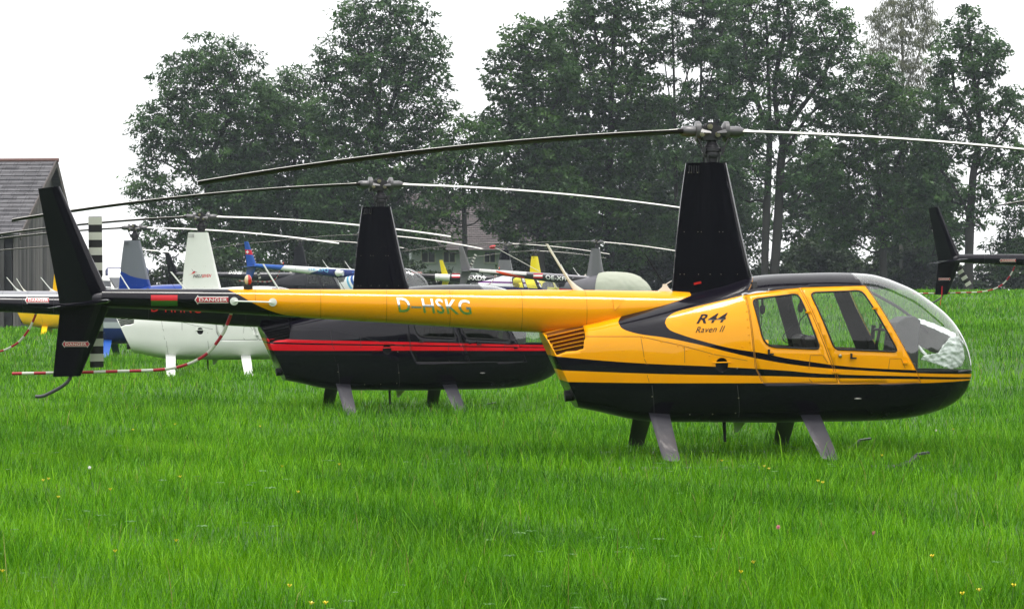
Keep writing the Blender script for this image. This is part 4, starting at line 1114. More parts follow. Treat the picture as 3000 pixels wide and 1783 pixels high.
def ground():
    xs = np.concatenate([np.linspace(-900, -70, 14), np.linspace(-60, 60, 121), np.linspace(70, 900, 14)])
    ys = np.concatenate([np.linspace(-300, -10, 8), np.linspace(0, 175, 120), np.linspace(185, 1500, 16)])
    Xg, Yg = np.meshgrid(xs, ys); Zg = ground_z(Xg, Yg); Zg = Zg - .0016*np.maximum(Yg-190, 0)
    co = np.stack([Xg, Yg, Zg], -1).reshape(-1, 3); w = len(xs); i, j = np.meshgrid(np.arange(len(ys)-1), np.arange(w-1), indexing='ij')
    a = (i*w+j).ravel(); f = np.stack([a, a+1, a+w+1, a+w], -1).ravel()
    m, N, Lk, b = new_mat('meadow_soil')
    tc = N.new('ShaderNodeTexCoord'); n1 = N.new('ShaderNodeTexNoise'); n1.inputs['Scale'].default_value = .35; n1.inputs['Detail'].default_value = 6
    n2 = N.new('ShaderNodeTexNoise'); n2.inputs['Scale'].default_value = 14; n2.inputs['Detail'].default_value = 8
    for q in (n1, n2): Lk.new(tc.outputs['Object'], q.inputs['Vector'])
    r1 = N.new('ShaderNodeValToRGB'); r1.color_ramp.elements[0].color = (.03, .10, .004, 1); r1.color_ramp.elements[1].color = (.06, .17, .008, 1)
    r1.color_ramp.elements[0].position = .35; r1.color_ramp.elements[1].position = .68
    Lk.new(n1.outputs['Fac'], r1.inputs['Fac'])
    mx = N.new('ShaderNodeMix'); mx.data_type = 'RGBA'; mx.blend_type = 'MULTIPLY'; mx.inputs['Factor'].default_value = .6
    Lk.new(r1.outputs['Color'], mx.inputs['A']); Lk.new(n2.outputs['Fac'], mx.inputs['B']); Lk.new(mx.outputs['Result'], b.inputs['Base Color'])
    b.inputs['Roughness'].default_value = .9
    bp = N.new('ShaderNodeBump'); bp.inputs['Strength'].default_value = .6; bp.inputs['Distance'].default_value = .05; Lk.new(n2.outputs['Fac'], bp.inputs['Height']); Lk.new(bp.outputs['Normal'], b.inputs['Normal'])
    me = num_mesh('ground', co, f, 4, m)
    for p in me.polygons: p.use_smooth = True
    o = link(bpy.data.objects.new('ground', me)); tag(o, 'grassy meadow ground rising gently towards the trees', 'ground', kind='structure')
ground()

def leaf_mat(name, c0, c1, c2, trans=.35, rough=.45, spec=.3, patch=None):
    """foliage: colour by the leaf's own tint attribute, some light passing through"""
    m, N, Lk, b = new_mat(name); out = N['Material Output']
    at_ = N.new('ShaderNodeAttribute'); at_.attribute_name = 'tint'
    r = N.new('ShaderNodeValToRGB'); e = r.color_ramp.elements; e[0].color = (*c0, 1); e[1].color = (*c2, 1); q = e.new(.5); q.color = (*c1, 1)
    Lk.new(at_.outputs['Fac'], r.inputs['Fac']); col = r.outputs['Color']
    if patch:
        tc = N.new('ShaderNodeTexCoord'); no = N.new('ShaderNodeTexNoise'); no.inputs['Scale'].default_value = patch[0]; no.inputs['Detail'].default_value = 4
        Lk.new(tc.outputs['Object'], no.inputs['Vector'])
        rr = N.new('ShaderNodeMapRange'); rr.inputs['From Min'].default_value = .3; rr.inputs['From Max'].default_value = .7; rr.inputs['To Min'].default_value = patch[1]; rr.inputs['To Max'].default_value = patch[2]
        Lk.new(no.outputs['Fac'], rr.inputs['Value'])
        mu = N.new('ShaderNodeVectorMath'); mu.operation = 'SCALE'; Lk.new(col, mu.inputs[0]); Lk.new(rr.outputs['Result'], mu.inputs['Scale']); col = mu.outputs[0]
    Lk.new(col, b.inputs['Base Color']); b.inputs['Roughness'].default_value = rough; b.inputs['Specular IOR Level'].default_value = spec
    tl = N.new('ShaderNodeBsdfTranslucent'); Lk.new(col, tl.inputs['Color'])
    mx = N.new('ShaderNodeMixShader'); mx.inputs[0].default_value = trans
    Lk.new(b.outputs[0], mx.inputs[1]); Lk.new(tl.outputs[0], mx.inputs[2]); Lk.new(mx.outputs[0], out.inputs['Surface'])
    return m

def grass():
    rng = np.random.default_rng(11)
    zones = [(9.5, 15, 2800, .0044, 1.0), (15, 20, 2000, .0050, 1.0), (20, 27, 1300, .006, 1.0), (27, 38, 520, .008, 1.0), (38, 58, 210, .013, 1.0), (58, 90, 70, .022, 1.0), (90, 155, 20, .045, 1.0)]
    P_, W_, H_ = [], [], []
    for y0, y1, dens, w, h in zones:
        hw = lambda y: y*.225 + 1.6 + y*.03
        n = int(dens*(hw(y0)+hw(y1))*(y1-y0)); y = rng.uniform(y0, y1, n); x = rng.uniform(-1, 1, n)*hw(y1)
        k = np.abs(x) < hw(y); x, y = x[k], y[k]; n = len(x)
        # tufts: blades gather, and grow to different heights from place to place
        t = np.sin(x*1.7+np.sin(y*.9)*2)*np.cos(y*1.3+np.sin(x*.8)*2); t2 = np.sin(x*.45+1.3+np.sin(y*.31)*1.5)*np.cos(y*.37+np.sin(x*.4)*1.2)
        keep = rng.uniform(0, 1, n) < .72 + .28*t; x, y, t, t2 = x[keep], y[keep], t[keep], t2[keep]; n = len(x)
        hh = (.132 + .022*t + .010*t2)*rng.gamma(9, 1/9, n)*h
        tall = rng.uniform(0, 1, n) < .018; hh = np.where(tall, hh*1.7, hh)
        P_.append(np.stack([x, y, ground_z(x, y)-.01], -1)); W_.append(w*rng.uniform(.6, 1.35, n)); H_.append(hh)
    Pn, W, H = np.concatenate(P_), np.concatenate(W_), np.concatenate(H_); n = len(Pn)
    az = rng.uniform(0, 2*np.pi, n); lean = np.abs(rng.normal(0, .25, n)) + .05; bend = rng.uniform(.1, .8, n)
    d = np.stack([np.cos(az), np.sin(az), 0*az], -1); fa = rng.uniform(0, np.pi, n)
    wd = np.stack([np.cos(fa), np.sin(fa)*.6, 0*fa], -1)*W[:, None]/2
    q1, q2 = .45, 1.0
    mid = Pn + d*(H*lean*q1)[:, None] + np.array([0, 0, 1])*(H*q1)[:, None]
    m2 = Pn + d*(H*(lean*.78 + bend*.12))[:, None] + np.array([0, 0, 1])*(H*.78)[:, None]
    tip = Pn + d*(H*(lean + bend*.40))[:, None] + np.array([0, 0, 1])*(H*(1-.18*bend))[:, None]
    co = np.stack([Pn-wd, Pn+wd, mid-wd*.9, mid+wd*.9, m2-wd*.55, m2+wd*.55, tip], 1).reshape(-1, 3)
    b = np.arange(n)*7
    f = np.stack([b, b+1, b+3, b, b+3, b+2, b+2, b+3, b+5, b+2, b+5, b+4, b+4, b+5, b+6], -1).ravel()
    x, y = Pn[:, 0], Pn[:, 1]
    pt = .5 + .18*np.sin(x*.9+np.sin(y*.7)*1.7)*np.cos(y*.8+np.sin(x*.6)) + .12*np.sin(x*3.1+y*2.3)
    t = np.clip(pt + rng.normal(0, .22, n), 0, .93)
    dry = rng.uniform(0, 1, n) < .010; t = np.where(dry, 1.0, t)
    m = leaf_mat('grass_blades', (.018, .092, .001), (.088, .280, .003), (.215, .475, .009), .26, .42, .16, (.55, .86, 1.12))
    e = m.node_tree.nodes['Color Ramp'].color_ramp.elements; e[-1].position = .94; q = e.new(1.0); q.color = (.26, .24, .07, 1)
    me = num_mesh('grass', co, f, 3, m, {'tint': np.repeat(t, 7)})
    o = link(bpy.data.objects.new('grass', me)); tag(o, 'long bright green meadow grass', 'grass', kind='stuff')
    # clover and broad-leaved weeds between the blades
    n0 = 420; y = rng.uniform(11, 24, n0); x = rng.uniform(-1, 1, n0)*(y*.23+1); k = (np.sin(x*1.3+y*.7)*np.cos(y*1.1-x*.5)) > .25; x, y = x[k], y[k]
    V, Fi, T = [], [], []
    for xx, yy in zip(x, y):
        zt = ground_z(xx, yy) + rng.uniform(.09, .17); ns = rng.integers(4, 8); a0 = rng.uniform(0, 6.28); tt = rng.uniform(.2, 1); R_ = rng.uniform(.02, .05)
        for s in range(ns):
            a = a0 + s*6.283/ns; dx, dy = math.cos(a), math.sin(a); r = R_*rng.uniform(.7, 1.2); b = len(V)
            V += [(xx, yy, zt), (xx+dx*r*.6-dy*r*.3, yy+dy*r*.6+dx*r*.3, zt+r*.2), (xx+dx*r*1.1, yy+dy*r*1.1, zt+r*.05), (xx+dx*r*.6+dy*r*.3, yy+dy*r*.6-dx*r*.3, zt+r*.2)]
            Fi += [b, b+1, b+2, b+3]; T += [tt]*4
    m = leaf_mat('weed_leaves', (.04, .14, .012), (.08, .21, .03), (.14, .28, .08), .3, .5, .3)
    me = num_mesh('clover_leaves', np.array(V), np.array(Fi), 4, m, {'tint': np.array(T)})
    o = link(bpy.data.objects.new('clover_leaves', me)); tag(o, 'pale clover and weed leaves among the grass', 'weeds', kind='stuff')
grass()

def flowers():
    px4 = [(1262,163),(958,203),(1876,178),(347,561),(418,694),(794,637),(1299,545),(2033,469),(2148,656),(2445,455),(828,1087),(1268,1010),(15,1232),(2243,1468),(2345,1466),(310,572),(2085,1340)]
    px5 = [(1952,199),(1437,390),(590,469),(624,487),(976,577),(1012,588),(1801,1124),(512,1168),(420,1239),(2020,1397),(2140,1371),(2388,1338),(284,428)]
    pts = [(a*.4063, 1180+b*.4063) for a, b in px4] + [(2000+a*.4063, 1180+b*.4063) for a, b in px5]
    yel = pbr('buttercup_yellow', (.80, .62, .01), .35); pink = pbr('clover_pink', (.55, .16, .22), .7); wht = pbr('daisy_white', (.75, .75, .7), .6); stem = pbr('flower_stem', (.05, .14, .02), .6)
    def proto(kind):
        mb = MB()
        if kind == 'buttercup':
            for s in range(5):
                a = s*2*math.pi/5; c, sn = math.cos(a), math.sin(a); r = .0105
                mb.add([(0,0,0), (c*r-sn*r*.6, sn*r+c*r*.6, .010), (c*r*1.35, sn*r*1.35, .016), (c*r+sn*r*.6, sn*r-c*r*.6, .010)], [(0,1,2,3)])
            mb.sphere((0,0,.004), .005, 8, 5)
        else:
            r = .012
            for k in range(26):
                z = -1 + 2*(k+.5)/26; q = k*2.4; s = math.sqrt(1-z*z)
                d = Vector((s*math.cos(q), s*math.sin(q), z)); t = d.cross(Vector((.3,.2,1))).normalized()*.004
                mb.add([d*r*.4-t, d*r*.4+t, d*r*1.3+t*.4, d*r*1.3-t*.4], [(0,1,2,3)])
            mb.sphere((0,0,0), r*.8, 8, 6)
        h = mb.mesh(kind, 60); sm = MB().tube([(0,.012,-.19),(0,.004,-.09),(0,0,0)], .0016, 5).mesh('stem', 60)
        return h, sm
    for kind, name, mt, lst, lab, grp in (('buttercup', 'buttercup', yel, pts, 'small yellow buttercup flowering in the long grass', 'buttercups in the grass'),
            ('clover', 'clover_flower', pink, [(2000+690*.4063,1180+905*.4063),(2000+1378*.4063,1180+948*.4063)], 'round pink clover flower in the long grass', 'pink clover flowers'),
            ('clover', 'clover_flower', wht, [(645*.4063,1180+473*.4063),(2000+1828*.4063,1180+204*.4063)], 'round whitish clover flower in the long grass', 'white clover flowers')):
        h, sm = proto(kind); h = h.copy(); h.materials.clear(); h.materials.append(mt); sm.materials.append(stem)
        for i, (px, py) in enumerate(pts if kind == 'buttercup' else lst):
            Y = (CAMH-.19)*F/(py-HY); x, y, z = at(px, py, Y)
            e = empty(name, (x, y, z+.01), random.Random(i).uniform(0, 6), lab, 'flower', grp); e.rotation_euler.x = R(8)
            link(bpy.data.objects.new('flower_head', h), e); link(bpy.data.objects.new('stem', sm), e)
flowers()

# ------------------------------------------------------------------ trees
BARK = pbr('tree_bark', (.026, .024, .022), .9, noise=.35, nscale=9, bump=.8)
BARK2 = pbr('pale_birch_bark', (.30, .29, .26), .8, noise=.4, nscale=5, bump=.4)
LV = {'ash': leaf_mat('ash_leaves', (.018, .050, .016), (.046, .108, .030), (.098, .195, .052), .36),
      'maple': leaf_mat('maple_leaves', (.018, .050, .013), (.046, .110, .024), (.095, .190, .040), .36),
      'birch': leaf_mat('birch_leaves', (.075, .09, .05), (.13, .15, .08), (.20, .21, .12), .35),
      'shrub': leaf_mat('shrub_leaves', (.014, .032, .009), (.028, .060, .014), (.055, .10, .022), .28)}
GROVE = 'trees along the edge of the meadow'
def tree(name, label, cat, Y, trunks, lobes, leaf='ash', n_clump=110, n_leaf=150, clump_r=(.7, 1.3), lsize=(.30, .12), seed=1, bark=None, r0=.22, group=GROVE, base_px=None, droop=.25, twig=.6):
    """trunks: list of pixel polylines from the ground up; lobes: (px, py, rx, ry) ellipses of the crown in photo pixels at distance Y"""
    rng = np.random.default_rng(seed); k = Y/F
    bx = trunks[0][0][0]; X0 = (bx-CX)*k; gz = float(ground_z(X0, Y))
    root = empty(name, (X0, Y, gz), 0, label, cat, group)
    org = np.array([X0, Y, gz])
    nodes, par, cnt, isT = [], [], [], []
    for ti, tr in enumerate(trunks):
        last = -1; dy = rng.uniform(-.6, .6) if ti else 0
        pl = spline([(a, b) for a, b in tr], 5) if len(tr) > 2 else tr
        for i, (a, b) in enumerate(pl):
            p = np.array([(a-CX)*k, Y + dy*i/len(pl) + rng.normal(0, .03), CAMH-(b-HY)*k]) - org
            if i == 0: p[2] = -.3 if b > 780 else p[2]
            if i == 0 and ti and nodes:      # forks start on the nearest node of an earlier trunk
                dd = np.linalg.norm(np.array(nodes)-p, axis=1); j = int(dd.argmin())
                if dd[j] < 2.0: last = j; continue
            nodes.append(p); par.append(last); cnt.append(0); isT.append(True); last = len(nodes)-1
    cl = []; vol = np.array([a[2]*a[3]*min(a[2], a[3]) for a in lobes], float); vol /= vol.sum(); tries = 0
    while len(cl) < n_clump and tries < n_clump*40:
        tries += 1; px, py, rx, ry = lobes[rng.choice(len(lobes), p=vol)]
        d = rng.normal(size=3); d /= np.linalg.norm(d); r = rng.uniform(.25, 1)**.45
        p = np.array([(px-CX + d[0]*r*rx)*k, Y + d[1]*r*min(rx, ry)*k*.9, CAMH-(py-HY - d[2]*r*ry)*k]) - org
        if p[2] < .3: continue
        R_ = rng.uniform(*clump_r)
        if any(np.linalg.norm((p-q)*np.array([1, .7, 1])) < .40*(R_+s) for q, s in cl): continue
        cl.append((p, R_))
    tp = np.array([n for n, t in zip(nodes, isT) if t])
    cl.sort(key=lambda c: np.min(np.linalg.norm(tp-c[0], axis=1)))
    for p, R_ in cl:
        A = np.array(nodes); dv = p-A; dist = np.linalg.norm(dv, axis=1)
        cost = dist + 1.6*np.maximum(0, A[:, 2]-p[2]+.25*dist) + np.where(A[:, 2] < 1.5, 3, 0)
        j = int(cost.argmin()); a = A[j]; m = max(2, int(dist[j]/.7)); last = j; off = rng.normal(0, .10, 3)*dist[j]
        for i in range(1, m+1):
            t = i/m; q = a + (p-a)*t + off*math.sin(math.pi*t)*.7 + np.array([0, 0, -.10*dist[j]*math.sin(math.pi*t)])
            nodes.append(q); par.append(last); cnt.append(0); isT.append(False); last = len(nodes)-1
        i = last
        while i >= 0: cnt[i] += 1; i = par[i]
    # wood
    mb = MB(); mc = max(cnt) if cnt else 1; A = nodes
    rad = [max(.014, r0*(c/mc)**.52) if not t else max(r0*.22, r0*(max(c, 1)/mc)**.45) for c, t in zip(cnt, isT)]
    kids = {}
    for i, p_ in enumerate(par): kids.setdefault(p_, []).append(i)
    def run(start, frm):
        stack = [(start, frm)]
        while stack:
            s, f0 = stack.pop(); path = [A[f0], A[s]] if f0 >= 0 else [A[s]]; rr = [min(rad[f0], rad[s]*1.35), rad[s]] if f0 >= 0 else [rad[s]*1.25]; i = s
            while True:
                ch = kids.get(i, [])
                if not ch: break
                ch = sorted(ch, key=lambda c: -rad[c]); i2 = ch[0]
                for c in ch[1:]: stack.append((c, i))
                path.append(A[i2]); rr.append(rad[i2]); i = i2
            if len(path) > 1: mb.tube([tuple(q) for q in path], rr, 7 if rr[0] > .08 else 4, cap=False)
    for r_ in kids.get(-1, []): run(r_, -1)
    # twigs of each clump
    for p, R_ in cl:
        for _ in range(3):
            d = rng.normal(size=3); d[2] = abs(d[2])*.6; d /= np.linalg.norm(d); mb.tube([tuple(p - d*.1), tuple(p + d*R_*twig)], [.016, .006], 3, cap=False)
    mb.build('trunk', bark or BARK, root, sharp=60)
    # leaves
    C = np.array([c[0] for c in cl]); RR = np.array([c[1] for c in cl]); nc = len(cl)
    nl = np.maximum((n_leaf*(RR/np.mean(clump_r))**2).astype(int), 20); idx = np.repeat(np.arange(nc), nl); n = len(idx)
    d = rng.normal(size=(n, 3)); d /= np.linalg.norm(d, axis=1)[:, None]; r = rng.uniform(0, 1, n)**.55
    # sub-sprays inside a clump
    sp = rng.normal(size=(nc, 9, 3)); sp /= np.linalg.norm(sp, axis=2)[:, :, None]; sp[:, :, 2] *= .62
    pick = rng.integers(0, 9, n); ctr = C[idx] + sp[idx, pick]*RR[idx][:, None]*.62
    pos = ctr + d*np.array([1, 1, .55])*(r*RR[idx]*.52)[:, None]
    out = pos - C[idx]; out[:, 2] *= .4; out += rng.normal(0, .45, (n, 3)); out[:, 2] -= droop; out /= np.linalg.norm(out, axis=1)[:, None]
    up = np.array([0, 0, 1.0]) + rng.normal(0, .55, (n, 3)); sd = np.cross(out, up); sd /= np.linalg.norm(sd, axis=1)[:, None]+1e-9
    sc = rng.uniform(.6, 1.3, n); L = (lsize[0]*sc)[:, None]; Wd = (lsize[1]*sc*rng.uniform(.7, 1.3, n))[:, None]
    nrm = np.cross(sd, out)
    co = np.stack([pos-out*L*.5, pos+sd*Wd*.5+nrm*Wd*.15, pos+out*L*.5, pos-sd*Wd*.5+nrm*Wd*.15], 1).reshape(-1, 3)
    ct = rng.normal(.5, .20, nc); st = rng.normal(0, .12, (nc, 9)); t = np.clip(ct[idx] + st[idx, pick] + rng.normal(0, .10, n), 0, 1)
    me = num_mesh('crown', co, np.arange(4*n), 4, LV[leaf], {'tint': np.repeat(t, 4)})
    link(bpy.data.objects.new('crown', me), root)
    return root

def trees():
    T = tree
    T('ash_tree', 'broad leafy ash at the left end of the tree line, forked limbs showing', 'tree', 150, [[(612,880),(608,700),(612,560),(616,440)],[(614,520),(590,430),(545,370)],[(616,470),(650,390),(690,330)],[(612,560),(560,470),(510,430)]],
      [(560,260,100,120),(640,190,120,80),(480,400,95,110),(450,560,70,90),(720,330,120,110),(640,420,150,120),(560,640,120,90),(700,560,110,120),(480,700,80,60),(590,160,60,50),(700,150,55,40)], n_clump=330, seed=1, r0=.34)
    T('ash_tree', 'shorter leafy tree standing between the two tall ashes on the left', 'tree', 153, [[(868,880),(866,650),(862,420)],[(866,600),(900,480),(930,420)]],
      [(850,310,85,110),(830,450,100,120),(900,420,90,110),(850,620,110,130),(790,560,70,100),(905,260,30,50)], n_clump=220, seed=2, r0=.22)
    T('ash_tree', 'tallest ash of the left group, its crown reaching the top of the picture', 'tree', 148, [[(1085,880),(1092,640),(1105,400),(1120,200)],[(1100,430),(1150,300),(1180,220)],[(1110,330),(1080,220),(1050,150)],[(1098,520),(1030,400),(990,340)]],
      [(1080,70,110,80),(1160,60,110,70),(1010,190,90,90),(1200,170,110,100),(1100,230,150,120),(1230,300,100,90),(1010,350,110,110),(1150,400,160,110),(1060,520,150,120),(1220,480,90,90),(1100,660,160,110),(980,560,90,110)], n_clump=400, seed=3, r0=.36)
    T('young_tree', 'low bushy tree filling the dip between the left and right groups', 'tree', 146, [[(1365,880),(1362,700),(1358,520),(1356,420)],[(1360,560),(1400,480),(1420,430)]],
      [(1365,400,75,60),(1330,460,70,70),(1410,480,70,80),(1340,560,80,60),(1290,480,50,60),(1420,600,50,40),(1300,610,70,60),(1270,690,55,40)], leaf='maple', n_clump=185, seed=4, r0=.17)
    T('maple_tree', 'dense rounded maple at the left end of the right group, lower than those behind it', 'tree', 150, [[(1590,880),(1580,640),(1570,420),(1565,250)],[(1575,500),(1520,380),(1490,300)],[(1572,400),(1630,300),(1650,230)]],
      [(1560,140,90,80),(1500,220,75,100),(1600,230,90,100),(1490,370,80,110),(1570,400,110,110),(1540,540,120,100),(1620,600,110,110),(1500,640,70,80)], leaf='maple', n_clump=300, seed=5, lsize=(.26,.17), r0=.26)
    T('maple_tree', 'tall dark maple beside the bare slender stems, top cut off by the picture edge', 'tree', 154, [[(1790,880),(1785,600),(1790,350),(1800,80),(1805,-60)],[(1786,480),(1720,330),(1690,220)],[(1790,380),(1850,250),(1880,120)],[(1796,220),(1750,120),(1730,20)]],
      [(1760,30,110,110),(1690,120,90,100),(1840,110,100,110),(1720,260,120,120),(1830,300,120,120),(1680,400,100,110),(1790,450,130,120),(1720,580,130,110),(1860,600,110,120),(1780,720,130,90),(1800,-110,110,80)], leaf='maple', n_clump=400, seed=6, lsize=(.26,.17), r0=.34)
    for i, (x, lean, s, lab) in enumerate([(1985,-15,7,'slender bare-stemmed tree, leftmost of the thin stems behind the black mast'),(2045,12,8,'slender tree with a pale straight stem just left of the black mast'),(2090,20,9,'slender tree whose thin stem rises behind the rotor hub'),(2132,10,10,'slender tree just right of the black mast, sparse top leaves')]):
        T('slender_tree', lab, 'tree', 152+i*1.3, [[(x,880),(x+lean*.2,640),(x+lean*.5,360),(x+lean,80),(x+lean*1.3,-80)],[(x+lean*.5,330),(x+lean*.5+40,200),(x+lean+60,80)],[(x+lean*.5,380),(x-30,240),(x-45,120)]],
          [(x+lean,0,60,90),(x-30,130,45,70),(x+60,140,45,70),(x+lean*.6,300,60,80),(x,480,60,90),(x+10,650,70,80)], n_clump=90, n_leaf=130, clump_r=(.55,1.0), seed=s, r0=.15, lsize=(.32,.10), twig=1.0)
    T('ash_tree', 'big spreading ash with twin dark trunks right of the black mast', 'tree', 147, [[(2238,880),(2245,640),(2255,400),(2250,200),(2245,60)],[(2262,880),(2280,650),(2290,460),(2320,300),(2350,160)],[(2250,380),(2200,240),(2180,120)],[(2285,470),(2360,350),(2430,290)],[(2290,420),(2270,260),(2300,90)],[(2300,380),(2400,240),(2450,130)]],
      [(2230,30,110,90),(2340,60,120,90),(2440,130,90,100),(2190,180,90,100),(2310,210,120,90),(2430,280,90,90),(2200,340,90,90),(2320,370,110,70),(2180,500,90,90),(2360,520,90,90),(2280,-60,130,70)], n_clump=220, seed=21, r0=.36, lsize=(.34,.12))
    T('birch_tree', 'thin pale birch with drooping sparse twigs above the right tree line', 'tree', 158, [[(2640,880),(2642,500),(2645,250),(2640,60),(2636,-60)],[(2644,330),(2600,200),(2575,110)],[(2644,280),(2690,160),(2715,60)]],
      [(2620,60,80,80),(2690,80,60,90),(2590,180,60,90),(2680,210,60,90),(2640,330,70,90),(2650,-40,70,60)], leaf='birch', n_clump=170, n_leaf=120, clump_r=(.5,1.0), seed=31, lsize=(.30,.05), bark=BARK2, r0=.14, droop=1.3, twig=1.3)
    T('ash_tree', 'mid green tree below the pale birch with leaves down to the hedge', 'tree', 150, [[(2590,880),(2585,700),(2572,520),(2565,330)],[(2580,600),(2630,480),(2660,400)],[(2576,560),(2520,430),(2500,350)]],
      [(2560,250,70,90),(2520,330,80,90),(2610,340,80,90),(2560,450,120,100),(2650,470,80,100),(2500,500,80,90),(2580,600,130,110),(2480,640,80,90),(2670,620,80,100)], leaf='maple', n_clump=280, seed=41, r0=.24)
    T('ash_tree', 'open-crowned tree at the right edge with much sky between its limbs', 'tree', 148, [[(2838,880),(2840,700),(2850,520),(2870,380),(2850,200),(2835,60)],[(2850,500),(2920,400),(2960,330)],[(2862,400),(2800,280),(2780,180)],[(2855,260),(2900,170),(2925,140)],[(2845,640),(2790,540),(2760,500)]],
      [(2835,60,50,60),(2790,140,60,80),(2870,170,80,80),(2930,170,40,50),(2780,290,70,80),(2900,290,90,70),(2970,330,50,70),(2760,420,60,80),(2860,420,90,70),(2950,460,70,70),(2740,560,60,80),(2930,560,70,50),(2820,620,90,60)], n_clump=150, n_leaf=130, clump_r=(.6,1.1), seed=51, r0=.28, lsize=(.30,.14))
    T('young_tree', 'slim tree with a straight trunk inside the right tree line', 'tree', 156, [[(2752,880),(2748,640),(2740,420),(2745,220)]], [(2745,300,50,90),(2735,450,60,90),(2760,560,60,80),(2745,690,70,80)], n_clump=55, seed=52, r0=.15)
    T('young_tree', 'slim leafy tree filling the space left of the twin-trunked ash', 'tree', 160, [[(2170,880),(2165,640),(2160,430)]], [(2160,420,70,90),(2130,560,70,90),(2190,640,80,90),(2150,740,80,70)], leaf='maple', n_clump=75, seed=53, r0=.15)
    T('young_tree', 'leafy tree reaching in from beyond the right edge of the picture', 'tree', 150, [[(3030,880),(3020,700),(3010,600)]], [(2990,640,60,60),(3020,720,80,70),(2960,740,60,60),(3040,560,60,70)], n_clump=60, seed=54, r0=.15)
    # understorey: bushes along the foot of the trees
    for i, (x, y, rx, ry, Yd, lab) in enumerate([
        (470,770,75,60,140,'rounded bush behind the white mast fairing, at the left foot of the tree line'),(600,790,90,55,143,'dark bush below the broad left ash'),(760,770,100,65,145,'dark bush behind the blue tail fin'),
        (900,770,90,70,144,'dark bush behind the charcoal helicopter'),(1010,760,90,75,146,'dark bush left of the black mast with red-striped body'),(1150,760,110,80,147,'dark bush behind the black mast of the red-striped helicopter'),
        (1290,800,60,36,142,'low scrub in front of the white house wall'),(1440,800,60,36,142,'low scrub at the right corner of the white house wall'),
        (1580,770,100,75,146,'dark bush behind the small lemon helicopter'),(1720,760,110,85,146,'dark bush behind the cloth-covered helicopter'),(1880,760,110,85,146,'dark bush left of the tall black mast'),
        (2040,770,100,75,147,'dark bush hidden behind the tall black mast'),(2260,770,110,80,144,'dark bush at the foot of the twin-trunked ash'),(2400,760,110,90,146,'dark bush above the yellow cabin roof'),
        (2530,770,110,85,145,'dark bush above the windscreen of the yellow helicopter'),(2660,770,100,85,146,'dark bush left of the black tail at right'),(2790,790,90,70,144,'dark bush behind the black tail at right'),(2900,790,90,66,145,'dark bush behind the red and white tail guard at right'),(2990,770,70,80,146,'dark bush at the far right end of the hedge')]):
        hs = (.75, 1.15, .6, .95, 1.2, .7, 1.0)[i % 7]; ry *= hs; y = 850 - (850-y)*hs; Yd += 13
        T('bush', lab, 'bush', Yd, [[(x,880),(x+8,830),(x+4,790)],[(x+4,850),(x-30,790)],[(x+4,850),(x+38,780)]], [(x,y+24,rx,ry*.8),(x-rx*.4,y+40,rx*.7,ry*.6),(x+rx*.4,y+40,rx*.7,ry*.6)], leaf='shrub', n_clump=70, n_leaf=190, clump_r=(.6,1.1), seed=100+i, r0=.08, group='bushes along the foot of the trees', lsize=(.26,.15))
    # second row, darker, filling the depth of the wood
    for i, (x, top, Yd, lf, lab) in enumerate([(700,430,172,'maple','tree of the second row between the broad ash and the shorter tree'),(960,470,174,'ash','tree of the second row left of the tallest ash'),(1180,480,172,'maple','tree of the second row behind the tallest ash'),
        (1640,330,174,'ash','tree of the second row behind the rounded maple'),(1900,280,172,'maple','tree of the second row between maple and slender stems'),(2060,420,176,'ash','tree of the second row behind the slender stems'),(2400,400,174,'maple','tree of the second row right of the twin-trunked ash'),(2680,450,172,'maple','tree of the second row under the pale birch')]):
        h = 860-top
        T('background_tree', lab, 'tree', Yd, [[(x,880),(x+6,top+h*.6),(x-4,top+h*.25)]], [(x,top+h*.25,85,h*.25),(x-50,top+h*.5,70,h*.22),(x+50,top+h*.5,70,h*.22),(x,top+h*.78,110,h*.22)], leaf=lf, n_clump=120 if x > 1950 else 170, n_leaf=140, clump_r=(.8,1.4), seed=200+i, r0=.2, group='second row of trees', lsize=(.36,.18))
trees()

# ------------------------------------------------------------------ barn, house, vans
def slate_mat(name, c0, c1, sx, sy):
    m, N, Lk, b = new_mat(name); b.inputs['Roughness'].default_value = .75
    tc = N.new('ShaderNodeTexCoord'); br = N.new('ShaderNodeTexBrick'); br.inputs['Scale'].default_value = 1.0
    br.inputs['Brick Width'].default_value = sx; br.inputs['Row Height'].default_value = sy; br.inputs['Mortar Size'].default_value = .012; br.inputs['Mortar Smooth'].default_value = .1
    br.inputs['Color1'].default_value = (*c0, 1); br.inputs['Color2'].default_value = (*c1, 1); br.inputs['Mortar'].default_value = (*(Vector(c0)*.3), 1)
    Lk.new(tc.outputs['UV'], br.inputs['Vector'])
    no = N.new('ShaderNodeTexNoise'); no.inputs['Scale'].default_value = .9; no.inputs['Detail'].default_value = 7; Lk.new(tc.outputs['UV'], no.inputs['Vector'])
    mx = N.new('ShaderNodeMix'); mx.data_type = 'RGBA'; mx.blend_type = 'MULTIPLY'; mx.inputs['Factor'].default_value = .75
    mr = N.new('ShaderNodeMapRange'); mr.inputs['To Min'].default_value = .55; mr.inputs['To Max'].default_value = 1.35; Lk.new(no.outputs['Fac'], mr.inputs['Value'])
    Lk.new(br.outputs['Color'], mx.inputs['A']); Lk.new(mr.outputs['Result'], mx.inputs['B']); Lk.new(mx.outputs['Result'], b.inputs['Base Color'])
    bp = N.new('ShaderNodeBump'); bp.inputs['Strength'].default_value = .8; bp.inputs['Distance'].default_value = .03; Lk.new(br.outputs['Fac'], bp.inputs['Height']); bp.invert = True; Lk.new(bp.outputs['Normal'], b.inputs['Normal'])
    return m
